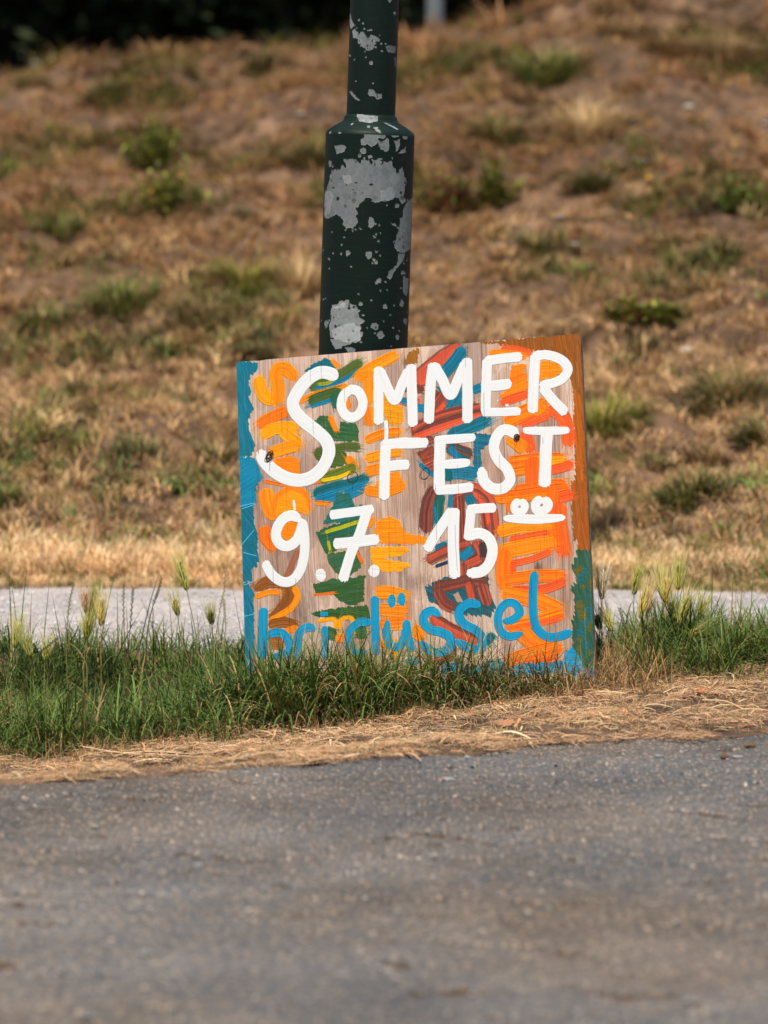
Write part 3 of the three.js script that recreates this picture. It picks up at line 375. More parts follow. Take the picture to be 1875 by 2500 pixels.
{
  const g = thing('painted_sign'); g.position.copy(signOrigin); g.quaternion.setFromRotationMatrix(new THREE.Matrix4().makeBasis(e1, e2, e3));
  tag(g, 'plywood board painted with white and blue lettering over orange strokes, leaning on lamp post', 'sign');
  const painted = new THREE.MeshPhysicalMaterial({ map: signCol, bumpMap: signBump, bumpScale: 0.0022, roughness: 0.7, specularIntensity: 0.45 });
  const wood = new THREE.MeshStandardMaterial({ map: edgeTex, roughness: 0.95, color: RGB(0.85, 0.8, 0.76) }), woodDark = new THREE.MeshStandardMaterial({ map: edgeTex, roughness: 0.95, color: RGB(0.5, 0.43, 0.38) });
  const ply = (name, z0, z1, inset, mats, seed) => {
    const R = rng(seed), s = new THREE.Shape(), pts = [], N = 46; let q = 0; const j = () => { q = q * 0.7 + (R() - 0.5) * 0.0006; return Math.abs(q) + (R() < 0.02 ? 0.0008 + R() * 0.001 : 0); };
    const cut = 0.004; for (let i = 0; i <= N; i++) pts.push([lerp(cut, SW - cut, i / N), inset + j()]); for (let i = 0; i <= N; i++) pts.push([SW - inset - j(), lerp(cut, SH - cut, i / N)]); for (let i = N; i >= 0; i--) pts.push([lerp(cut, SW - cut, i / N), SH - inset - j()]); for (let i = N; i >= 0; i--) pts.push([inset + j(), lerp(cut, SH - cut, i / N)]);
    pts.forEach(([x, y], i) => (i ? s.lineTo(x, y) : s.moveTo(x, y)));
    const geo = new THREE.ExtrudeGeometry(s, { depth: z1 - z0, bevelEnabled: false }); geo.translate(0, 0, z0);
    const p = geo.attributes.position, uv = geo.attributes.uv; for (let i = 0; i < p.count; i++) uv.setXY(i, p.getX(i) / SW, p.getY(i) / SH); geo.computeVertexNormals();
    return mesh(name, geo, mats, g);
  };
  const front = ply('front_veneer', -0.003, 0, 0, [painted, wood], 1); front.userData.label = 'painted face reading SOMMER FEST 9.7. 15 in white';
  ply('core_ply', -0.0068, -0.003, 0.0006, woodDark, 2); ply('core_ply', -0.0106, -0.0068, 0.0001, wood, 3); ply('core_ply', -0.0146, -0.0106, 0.0007, woodDark, 4); ply('back_veneer', -THICK, -0.0146, 0.0002, wood, 5);
}

// ---------------------------------------------------------------- the lamp post
{
  const R = rng(5), R1 = 0.0896, R2 = 0.0488, HB = 1.0787, tilt = 0.034, K = 0.0008236;
  const base = thing('lamp_post', [-0.0655, -0.03, -0.302]); base.rotation.z = -tilt;
  tag(base, 'dark green lamp post with flaking paint standing behind the painted sign', 'lamp post');
  const canvas = (w, h) => { const c = document.createElement('canvas'); c.width = w; c.height = h; return c; };
  const make = (w, h, hgt0, hgt1, rad, axisAt, halfU, flakes, nRandom) => {
    const c = canvas(w, h), x = c.getContext('2d'), b = canvas(w, h), y = b.getContext('2d');
    x.fillStyle = 'rgb(12,29,24)'; x.fillRect(0, 0, w, h); y.fillStyle = 'rgb(170,170,170)'; y.fillRect(0, 0, w, h);
    for (let i = 0; i < 5000; i++) { const k = R(); x.fillStyle = k < 0.5 ? 'rgba(14,26,23,0.16)' : k < 0.9 ? 'rgba(38,66,56,0.13)' : 'rgba(70,90,84,0.12)'; x.fillRect(R() * w, R() * h, 4 + R() * 60, 1 + R() * 3); }
    for (let i = 0; i < 900; i++) { x.fillStyle = `rgba(96,116,108,${0.15 + R() * 0.4})`; x.fillRect(R() * w, R() * h, 1 + R() * 2, 1 + R() * 2); }
    const at = (u, v) => { const s = clamp((u - axisAt(v)) / halfU, -0.995, 0.995), hh = 0.6463 + (855 - v) * K; return [(0.5 + Math.asin(s) / (2 * Math.PI)) * w, (1 - (hh - hgt0) / (hgt1 - hgt0)) * h]; };
    const ring = (cx, cy, rx, ry) => { const p = []; const n = 11; for (let i = 0; i < n; i++) { const a = i / n * 6.283, k = 0.8 + R() * 0.4; p.push([cx + Math.cos(a) * rx * k, cy + Math.sin(a) * ry * k]); } return p; };
    const paint = (pts, tone, sub) => {
      const out = []; for (let i = 0; i < pts.length; i++) { const a = pts[i], q = pts[(i + 1) % pts.length], l = Math.hypot(q[0] - a[0], q[1] - a[1]), m = Math.max(2, l / 5 | 0); for (let j = 0; j < m; j++) { const t = j / m, s = Math.abs(Math.sin(j * 0.9 + i)) * 3; const ux = lerp(a[0], q[0], t), uy = lerp(a[1], q[1], t), big = pts.length > 12 ? 16 : 6; out.push([ux + (R() - 0.5) * 3 + s * 0.5 + (fbm(ux / 14, uy / 14, 3, 181) - 0.5) * big * 1.6, uy + (R() - 0.5) * 3 + s * 0.4 + (fbm(ux / 14, uy / 14, 3, 182) - 0.5) * big * 1.6]); } }
      if (pts.length > 11 && !sub) for (let i = 0; i < out.length; i += 5) if (R() < 0.5) { const c0 = out[i], r = 1 + R() * R() * 7; paint(ring(c0[0] + (R() - 0.5) * 34, c0[1] + (R() - 0.5) * 34, r, r * (0.7 + R())), tone, 1); }
      for (const X of [x, y]) { X.save(); X.beginPath(); out.forEach((p, i) => (i ? X.lineTo(...p) : X.moveTo(...p))); X.closePath(); if (X === x) { X.fillStyle = `rgb(${tone},${tone + 6},${tone + 9})`; X.fill(); X.lineWidth = 2; X.strokeStyle = `rgba(${tone + 34},${tone + 38},${tone + 36},0.7)`; X.stroke(); X.clip(); const xs = out.map((p) => p[0]), ys = out.map((p) => p[1]), x0 = Math.min(...xs), x1 = Math.max(...xs), y0 = Math.min(...ys), y1 = Math.max(...ys); for (let i = 0; i < (x1 - x0) * (y1 - y0) / 30; i++) { const k = R(); X.fillStyle = k < 0.45 ? `rgba(${tone + 34},${tone + 38},${tone + 38},0.10)` : k < 0.985 ? `rgba(${tone - 26},${tone - 20},${tone - 16},0.10)` : 'rgba(24,40,36,0.4)'; const r = 1 + R() * 8; X.beginPath(); X.arc(lerp(x0, x1, R()), lerp(y0, y1, R()), r, 0, 7); X.fill(); } if (pts.length > 12 && !sub) for (let i = 0; i < 46; i++) { const dk = R() < 0.55, q2 = ring(lerp(x0, x1, R()), lerp(y0, y1, R()), dk ? 2 + R() * R() * 12 : 10 + R() * 26, dk ? 2 + R() * 6 : 8 + R() * 22); X.beginPath(); q2.forEach((p, n2) => (n2 ? X.lineTo(...p) : X.moveTo(...p))); X.closePath(); const t2 = tone + (R() - 0.35) * 34 | 0; X.fillStyle = dk ? 'rgba(16,30,26,0.85)' : `rgba(${t2},${t2 + 6},${t2 + 9},0.7)`; X.fill(); } } else { X.fillStyle = 'rgb(70,70,70)'; X.fill(); } X.restore(); }
    };
    for (const f of flakes) { const tone = f.tone ?? 122; if (f.p) paint(f.p.map(([u, v]) => at(740 + u / 4.916, (f.low ? 440 : 0) + v / 4.916)), tone); else { const [u, v, rx, ry = rx] = f.c; const q = ring(u, v, rx, ry); paint(q.map(([a2, b2]) => at(740 + a2 / 4.916, (f.low ? 440 : 0) + b2 / 4.916)), tone); } }
    // flakes on the side away from the road too
    for (let i = 0; i < nRandom; i++) { let u = R(); u = (u * 0.46 + 0.77) % 1; const s = R(), r = 2 + s * s * s * 60; paint(ring(u * w, R() * h, r, r * 1.2), 112 + R() * 20); }
    const t = new THREE.CanvasTexture(c); t.colorSpace = THREE.SRGBColorSpace; const tb = new THREE.CanvasTexture(b);
    return new THREE.MeshPhysicalMaterial({ map: t, bumpMap: tb, bumpScale: 0.0009, roughness: 0.55, specularIntensity: 0.38 });
  };
  const bx = (v) => 885 + (855 - v) * 22 / 525, sx = (v) => 905 + (282 - v) * 9 / 282;
  const lowF = (p, tone) => ({ p, low: 1, tone }), dot = (u, v, rx, ry) => ({ c: [u, v, rx, ry], low: 1 }), P = (p, tone) => ({ p, tone }), T = (u, v, rx, ry) => ({ c: [u, v, rx, ry] });
  const specks = []; for (let i = 0; i < 60; i++) specks.push({ c: [200 + R() * 1100, 500 + R() * 1500, 2 + R() * 5], low: 1 });
  const baseMat = make(1024, 2048, 0, HB + 0.02, R1, bx, 108.5, [
    P([[850, 1610], [1000, 1610], [990, 1650], [910, 1660], [900, 1730], [840, 1760], [790, 1740], [720, 1740], [705, 1690], [760, 1640], [750, 1610]]), P([[920, 1680], [970, 1690], [1020, 1650], [1045, 1720], [1040, 1790], [1000, 1805], [950, 1790], [920, 1750]]), P([[1060, 1600], [1170, 1600], [1160, 1640], [1080, 1630]]), P([[1115, 1680], [1170, 1660], [1170, 1740], [1130, 1800]]), P([[1200, 1610], [1265, 1620], [1250, 1660], [1210, 1650]]), P([[400, 1760], [470, 1750], [525, 1770], [510, 1830], [420, 1850]]), T(740, 1810, 30), T(695, 1870, 16), T(820, 1880, 25), P([[1150, 1820], [1240, 1750], [1240, 1810]]), T(340, 1975, 16, 38),
    P([[515, 1925], [640, 1905], [690, 1965], [740, 1900], [790, 1900], [810, 1970], [850, 1905], [930, 1910], [945, 1985], [985, 1925], [1060, 1940], [1110, 2010], [1130, 2070], [1190, 2010], [1220, 2060], [1240, 2150], [1230, 2210], [1225, 2300], [1235, 2410], [1190, 2430], [1150, 2340], [1100, 2360], [960, 2400], [880, 2400], [800, 2370], [710, 2390], [690, 2470], [640, 2450], [610, 2400], [650, 2520], [630, 2600], [655, 2660], [630, 2720], [560, 2735], [490, 2690], [470, 2620], [420, 2570], [350, 2565], [300, 2640], [265, 2600], [265, 2450], [280, 2300], [330, 2200], [330, 2130], [370, 2060], [470, 2040], [480, 1990], [540, 2000]], 118),
    P([[270, 2330], [340, 2300], [380, 2350], [350, 2430], [330, 2560], [275, 2600]], 138), P([[940, 2290], [1060, 2230], [1110, 2300], [1090, 2360], [950, 2390]], 138), P([[500, 2110], [580, 2110], [600, 2190], [520, 2200]], 140),
    lowF([[1330, 180], [1260, 230], [1205, 330], [1195, 430], [1165, 430], [1165, 560], [1130, 640], [1095, 770], [1130, 820], [1220, 830], [1290, 790], [1300, 600]]), lowF([[1070, 490], [1110, 490], [1165, 560], [1140, 550]]), lowF([[1150, 850], [1220, 840], [1190, 950], [1110, 1030], [1075, 1100], [1040, 1160], [1010, 1130], [1030, 1060], [1130, 980]]), lowF([[1200, 1130], [1260, 1150], [1265, 1260], [1240, 1350], [1200, 1310]]), lowF([[1155, 1470], [1180, 1390], [1210, 1430], [1190, 1480]]), lowF([[1200, 1620], [1245, 1640], [1240, 1720], [1200, 1670]]), dot(1200, 1075, 22), dot(825, 490, 38, 62), dot(545, 870, 27, 38), dot(793, 880, 38), dot(880, 840, 15), dot(850, 935, 12), dot(880, 965, 20), dot(915, 1175, 26, 30), dot(880, 1205, 15), dot(685, 1460, 20), dot(980, 1480, 26), dot(850, 1725, 44, 38), dot(920, 1825, 42), dot(1120, 1850, 20, 30), dot(1075, 1740, 9), dot(275, 1725, 20, 42), dot(570, 2015, 48), dot(1130, 280, 30, 22),
    lowF([[360, 1500], [440, 1440], [520, 1425], [620, 1470], [670, 1520], [660, 1590], [700, 1650], [700, 1700], [670, 1750], [670, 1820], [685, 1890], [600, 1930], [500, 1940], [440, 1990], [390, 2000], [345, 1930], [320, 1800], [330, 1650], [345, 1560]], 138), lowF([[340, 1800], [460, 1740], [600, 1690], [670, 1750], [680, 1890], [520, 1920], [380, 1880]], 168), lowF([[365, 1520], [500, 1460], [500, 1510], [400, 1530]], 168), ...specks], 60);
  const shaftMat = make(1024, 2048, 1.1, 1.9, R2, sx, 58.6, [
    P([[565, 170], [595, 290], [625, 330], [575, 365], [558, 290]], 140), P([[590, 390], [620, 370], [660, 430], [650, 485], [600, 470]], 138), P([[655, 480], [700, 410], [745, 430], [770, 490], [810, 440], [880, 460], [915, 500], [850, 520], [870, 550], [810, 610], [745, 610], [700, 560], [660, 530]]), P([[985, 570], [1030, 550], [1110, 560], [1100, 630], [1010, 630]], 104), P([[1010, 20], [1040, 0], [1060, 15], [1030, 55]]), T(1090, 165, 18), P([[560, 1110], [590, 1110], [640, 1170], [685, 1215], [660, 1215], [590, 1160]]), P([[770, 1130], [800, 1075], [840, 1090], [870, 1130], [940, 1130], [940, 1180], [890, 1195], [850, 1160], [790, 1150]]), T(815, 770, 20), T(670, 265, 10), T(720, 305, 8), T(640, 360, 7), T(795, 385, 28, 8), T(930, 540, 10), T(940, 625, 10), T(980, 540, 7), T(865, 585, 12), T(560, 685, 12), T(750, 705, 6), T(615, 735, 6), T(635, 990, 6), T(835, 1010, 7), P([[1085, 690], [1110, 690], [1115, 800], [1095, 790]], 90)], 40);
  const shoulderMat = make(1024, 256, HB - 0.004, 1.13, R1, bx, 108, [P([[530, 1385], [600, 1360], [680, 1390], [970, 1395], [960, 1450], [830, 1480], [620, 1460], [560, 1410]], 132), T(800, 1530, 22, 12), P([[870, 1530], [920, 1530], [950, 1600], [900, 1580]], 124), P([[1060, 1470], [1110, 1475], [1200, 1540], [1180, 1550]], 128), T(540, 1500, 12, 10), T(460, 1610, 12, 10), T(345, 1605, 10, 14)], 20);
  const lathe = (name, pts, mat) => mesh(name, new THREE.LatheGeometry(pts.map(([r, y]) => new THREE.Vector2(r, y)), 72, Math.PI, Math.PI * 2), mat, base);
  const straight = (r0, r1, y0, y1, n) => Array.from({ length: n + 1 }, (_, i) => [lerp(r0, r1, i / n), lerp(y0, y1, i / n)]);
  const oy = 0.03;                                                           // the tube starts a little under the turf
  const shift = (l) => l.map(([r, y]) => [r, y + oy]);
  const b1 = lathe('base_tube', shift(straight(R1 + 0.001, R1, -0.03, HB, 24)), baseMat);
  { const uv = b1.geometry.attributes.uv, p = b1.geometry.attributes.position; for (let i = 0; i < uv.count; i++) uv.setY(i, (p.getY(i) - oy) / (HB + 0.02)); }
  const s1 = lathe('shoulder', shift([[R1, HB], [R1 - 0.0008, HB + 0.004], [R1 - 0.005, HB + 0.009], [0.072, HB + 0.018], [0.060, HB + 0.0245], [0.0555, HB + 0.028], [0.0535, HB + 0.033], [0.0520, HB + 0.038], [R2, HB + 0.0405]]), shoulderMat);
  { const uv = s1.geometry.attributes.uv, p = s1.geometry.attributes.position; for (let i = 0; i < uv.count; i++) uv.setY(i, clamp((p.getY(i) - oy - HB + 0.004) / (1.13 - HB + 0.004))); }
  const t1 = lathe('shaft', shift([...straight(R2 + 0.0002, R2 - 0.0006, HB + 0.036, 1.9, 12), ...straight(R2 - 0.0006, 0.038, 1.95, 4.2, 10), [0.02, 4.24], [0.0001, 4.245]]), shaftMat);
  { const uv = t1.geometry.attributes.uv, p = t1.geometry.attributes.position; for (let i = 0; i < uv.count; i++) uv.setY(i, (p.getY(i) - oy - 1.1) / 0.8); }
  shaftMat.map.wrapT = shaftMat.bumpMap.wrapT = THREE.RepeatWrapping;
}

// ---------------------------------------------------------------- verge: living grass
const frontLine = (x) => { const k = [[-1.2, 0.54], [-0.68, 0.365], [-0.25, 0.265], [0.165, 0.19], [0.34, 0.165], [0.44, 0.12], [0.56, 0.12], [0.75, 0.11], [1.2, 0.05]]; for (let i = 1; i < k.length; i++) if (x < k[i][0]) return lerp(k[i - 1][1], k[i][1], clamp((x - k[i - 1][0]) / (k[i][0] - k[i - 1][0]))); return 0.05; };
const crosses = (x, y, z, dx, dy, dz) => {           // would a stalk from root to tip pass through the sign?
  const a = new THREE.Vector3(x, y, z), b = new THREE.Vector3(x + dx, y + dy, z + dz), sa = signSide(a), sb = signSide(b);
  for (const p of [a, b, a.clone().lerp(b, 0.5)]) { const [u] = signUV(p), s = signSide(p); if (u > -0.01 && u < 1.01 && s > -THICK - 0.006 && s < 0.006) return true; }
  if (sa * sb > 0) return false; const [ua] = signUV(a), [ub] = signUV(b); return Math.max(ua, ub) > -0.02 && Math.min(ua, ub) < 1.02;
};
const inPost = (x, z) => Math.hypot(x + 0.065, z + 0.302) < 0.097;
const bladeGeos = [blade(1, 0.028, 0.5, 5), blade(1, 0.024, 1.0, 6), blade(1, 0.032, 1.5, 7), blade(1, 0.022, 0.25, 4), blade(1, 0.026, 1.1, 6, 0.7), blade(1, 0.03, 2.0, 8)];
const reach = [0.35, 0.6, 0.8, 0.2, 0.75, 0.9];
const green = leafy(0.6, 0.3);
{
  const R = rng(901), list = []; let tries = 0;
  while (list.length < 33000 && tries++ < 400000) {
    const x = -1.05 + R() * 2.15, z = -0.44 + R() * 1.15, fl = frontLine(x) + (fbm(x * 14, 2, 3, 121) - 0.5) * 0.11;
    if (z > fl || inPost(x, z)) continue;
    const dryZone = smooth(0.37, 0.43, x) * (1 - smooth(0.47, 0.53, x)) * smooth(-0.25, -0.08, z), frontThin = smooth(0, lerp(0.10, 0.05, smooth(0, 0.2, x)), fl - z);
    if (R() < dryZone * 0.85 || R() > 0.25 + 0.75 * frontThin) continue;
    if (R() > 0.02 + 1.3 * smooth(0.36, 0.66, fbm(x * 11, z * 11, 3, 122))) continue;
    const yaw = R() * 6.283, tilt = R() * (0.4 + R() * 0.95), right = smooth(0.02, 0.22, x) * (1 - smooth(0.40, 0.46, x)) * (signSide(new THREE.Vector3(x, 0, z)) > 0 ? 1 : 0);
    let L = (0.05 + 0.09 * R() * (0.5 + fbm(x * 5, z * 5, 2, 123))) * (1 + 1.05 * Math.exp(-Math.pow((x + 0.10) / 0.2, 2)) * smooth(-0.05, 0.05, z)) * lerp(lerp(0.66, 0.85, smooth(-0.35, 0.1, x)), 1, smooth(-0.25, 0.16, z)) * (1 + 0.3 * smooth(0.44, 0.54, x)) * (1 + 0.25 * right) * lerp(0.55, 1, frontThin); L *= 0.62 + 0.8 * fbm(x * 7 + 2, z * 7, 2, 126); if (R() < 0.06) L *= 1.5; L = Math.min(L, 0.175 + 0.045 * R()); L *= lerp(1, 0.62, smooth(0.28, 0.37, x) * (1 - smooth(0.42, 0.46, x)));
    const k = [0, 1, 1, 2, 2, 3, 4, 4, 5, 5][Math.floor(R() * 10)], y = land(x, z) - 0.004, hx = Math.sin(yaw) * (Math.sin(tilt) + reach[k]) * L, hz = Math.cos(yaw) * (Math.sin(tilt) + reach[k]) * L;
    if (crosses(x, y, z, hx, L * 0.7, hz)) continue;
    const v = 0.5 + 0.95 * R(), d = R(), dead = d < 0.09 + 0.34 * right + 0.12 * (1 - frontThin), ol = R() * 0.5 + 0.3 * fbm(x * 8, z * 8, 2, 124);
    const c = dead ? [0.42 * v, 0.28 * v, 0.12 * v] : [lerp(0.06, 0.21, ol) * v, lerp(0.145, 0.25, ol) * v, lerp(0.032, 0.030, ol) * v];
    list.push([x, y, z, yaw, tilt, (0.045 + 0.5 * L) * (0.75 + R() * 0.6), L, ...c, k]);
  }
  scatter('verge_grass', 'dense green grass growing along the verge below the sign', 'grass', bladeGeos, green, list);
  // longer upright blades standing out of the sward
  const tall = []; tries = 0;
  while (tall.length < 430 && tries++ < 20000) {
    const x = -0.95 + R() * 1.95, z = -0.42 + R() * 0.45; if (z > frontLine(x) - 0.1 || inPost(x, z) || (x > 0.35 && x < 0.45)) continue;
    const L = 0.11 + R() * R() * 0.16, yaw = R() * 6.283, tilt = R() * 0.5, k = [0, 3, 3, 4, 0][Math.floor(R() * 5)], y = land(x, z);
    const hx = Math.sin(yaw) * (Math.sin(tilt) + reach[k]) * L, hz = Math.cos(yaw) * (Math.sin(tilt) + reach[k]) * L; if (crosses(x, y, z, hx, L * 0.8, hz)) continue;
    const front = signSide(new THREE.Vector3(x, 0.1, z)) > 0 && x > -0.32 && x < 0.42; if (front && R() < 0.5) continue; if (x > 0.42 && R() < 0.55) continue;
    const v = 0.5 + 0.6 * R(), c = R() < 0.14 ? [0.36 * v, 0.24 * v, 0.10 * v] : [0.055 * v, 0.12 * v, 0.03 * v];
    tall.push([x, y - 0.005, z, yaw, tilt, L * 0.5, front ? Math.min(L, 0.17) : L, ...c, k]);
  }
  scatter('tall_grass', 'long upright green blades standing above the verge grass', 'grass', bladeGeos, green, tall);
  // withered grass at the right foot of the sign and along the front of the sward
  const dry = []; tries = 0;
  while (dry.length < 4200 && tries++ < 120000) {
    const x = -0.95 + R() * 1.95, z = -0.3 + R() * 0.95, fl = frontLine(x), dz = smooth(0.28, 0.42, x) * (1 - smooth(0.49, 0.58, x)) * smooth(-0.25, -0.08, z) * (z < fl + 0.06 ? 1 : 0), fr = Math.exp(-Math.pow((z - fl) / 0.05, 2)) * 0.5;
    if (R() > Math.max(dz, fr) || inPost(x, z)) continue;
    const L = (0.04 + 0.06 * R()) * (dz > 0.3 ? 1.15 : 0.65), yaw = R() * 6.283, tilt = R() * 1.1, k = Math.floor(R() * 6), y = land(x, z);
    if (crosses(x, y, z, Math.sin(yaw) * (Math.sin(tilt) + reach[k]) * L, L * 0.6, Math.cos(yaw) * (Math.sin(tilt) + reach[k]) * L)) continue;
    const v = 0.5 + 0.7 * R(), h = R(); dry.push([x, y - 0.003, z, yaw, tilt, L * 0.7, L, ...(h < 0.14 ? [0.12 * v, 0.15 * v, 0.03 * v] : [0.52 * v, lerp(0.27, 0.36, h) * v, lerp(0.12, 0.18, h) * v]), k]);
  }
  scatter('withered_grass', 'withered tan grass at the foot of the sign and the sward', 'dry grass', bladeGeos, leafy(0.85, 0.25), dry);
}
// litter of cut straw, stubble and sprouts on the bare strip beside the road
{
  const R = rng(331), fib = [];
  for (const [L, w, arch, sd] of [[1, 0.03, 0.10, 0.06], [1, 0.045, 0.05, -0.12], [1, 0.025, 0.22, 0.18], [1, 0.06, 0.12, 0.03], [1, 0.035, -0.05, 0.25]]) {
    const pos = [], idx = [], n = 6; for (let i = 0; i <= n; i++) { const t = i / n, x = (t - 0.5) * L, y = arch * Math.sin(t * Math.PI), z = sd * Math.sin(t * 4), ww = w * 0.5 * (1 - 0.55 * Math.abs(2 * t - 1)); pos.push(x, y, z - ww, x, y + ww * 0.7, z, x, y, z + ww); }
    for (let i = 0; i < n; i++) { const o = i * 3; idx.push(o, o + 1, o + 3, o + 1, o + 4, o + 3, o + 1, o + 2, o + 4, o + 2, o + 5, o + 4); } fib.push(geoFrom(pos, idx));
  }
  const litter = []; let tries = 0;
  while (litter.length < 30000 && tries++ < 300000) {
    const x = -1.05 + R() * 2.1, e = roadEdge(x), fl = frontLine(x), z = lerp(fl - 0.12, e + 0.035, R());
    const dens = -0.65 + 2.7 * fbm(x * 8, z * 11, 3, 131) - 0.5 * smooth(0.5, 0.8, x) * (1 - smooth(0.02, 0.12, e - z)) - 0.6 * smooth(0.0, 0.03, z - e); if (R() > dens) continue;
    if (crosses(x, 0.01, z, 0.02, 0.01, 0)) continue;
    const L = 0.014 + 0.040 * R() * R() + (R() < 0.03 ? 0.045 : 0), v = 0.6 + 0.85 * R() * R(), h = R();
    const c = h < 0.5 ? [0.68 * v, 0.41 * v, 0.21 * v] : h < 0.72 ? [0.50 * v, 0.24 * v, 0.11 * v] : h < 0.93 ? [0.80 * v, 0.60 * v, 0.36 * v] : [0.22 * v, 0.15 * v, 0.10 * v];
    litter.push([x, Math.max(land(x, z), z > e - 0.01 ? 0.006 : -1) + 0.001 + R() * R() * 0.016, z, R() * 6.283, (R() - 0.5) * 0.5, L, L * (0.4 + 0.6 * R()), ...c]);
  }
  scatter('straw_litter', 'tan cut straw littering the bare strip beside the road', 'straw', fib, new THREE.MeshStandardMaterial({ roughness: 0.9, side: THREE.DoubleSide }), litter);
  const stub = []; tries = 0;
  while (stub.length < 6500 && tries++ < 100000) {
    const x = -1.05 + R() * 2.1, e = roadEdge(x), fl = frontLine(x), z = lerp(fl - 0.05, e - 0.012, R()); if (R() > smooth(0.42, 0.62, fbm(x * 12 + 5, z * 16, 3, 141)) || crosses(x, 0.01, z, 0, 0.02, 0)) continue;
    const L = 0.012 + R() * 0.022, v = 0.5 + 0.7 * R(), h = R(), g = smooth(0.5, 0.65, fbm(x * 4 + 9, z * 6, 2, 142)); stub.push([x, land(x, z) - 0.001, z, R() * 6.283, R() * 0.9, L * 1.6, L, ...(h < 0.16 + 0.45 * g ? [0.17 * v, 0.19 * v, 0.035 * v] : [0.55 * v, 0.36 * v, 0.18 * v]), Math.floor(R() * 6)]);
  }
  scatter('grass_stubble', 'short tan and yellow-green stubble on the bare strip beside the road', 'stubble', bladeGeos, leafy(0.85, 0.2), stub);
}

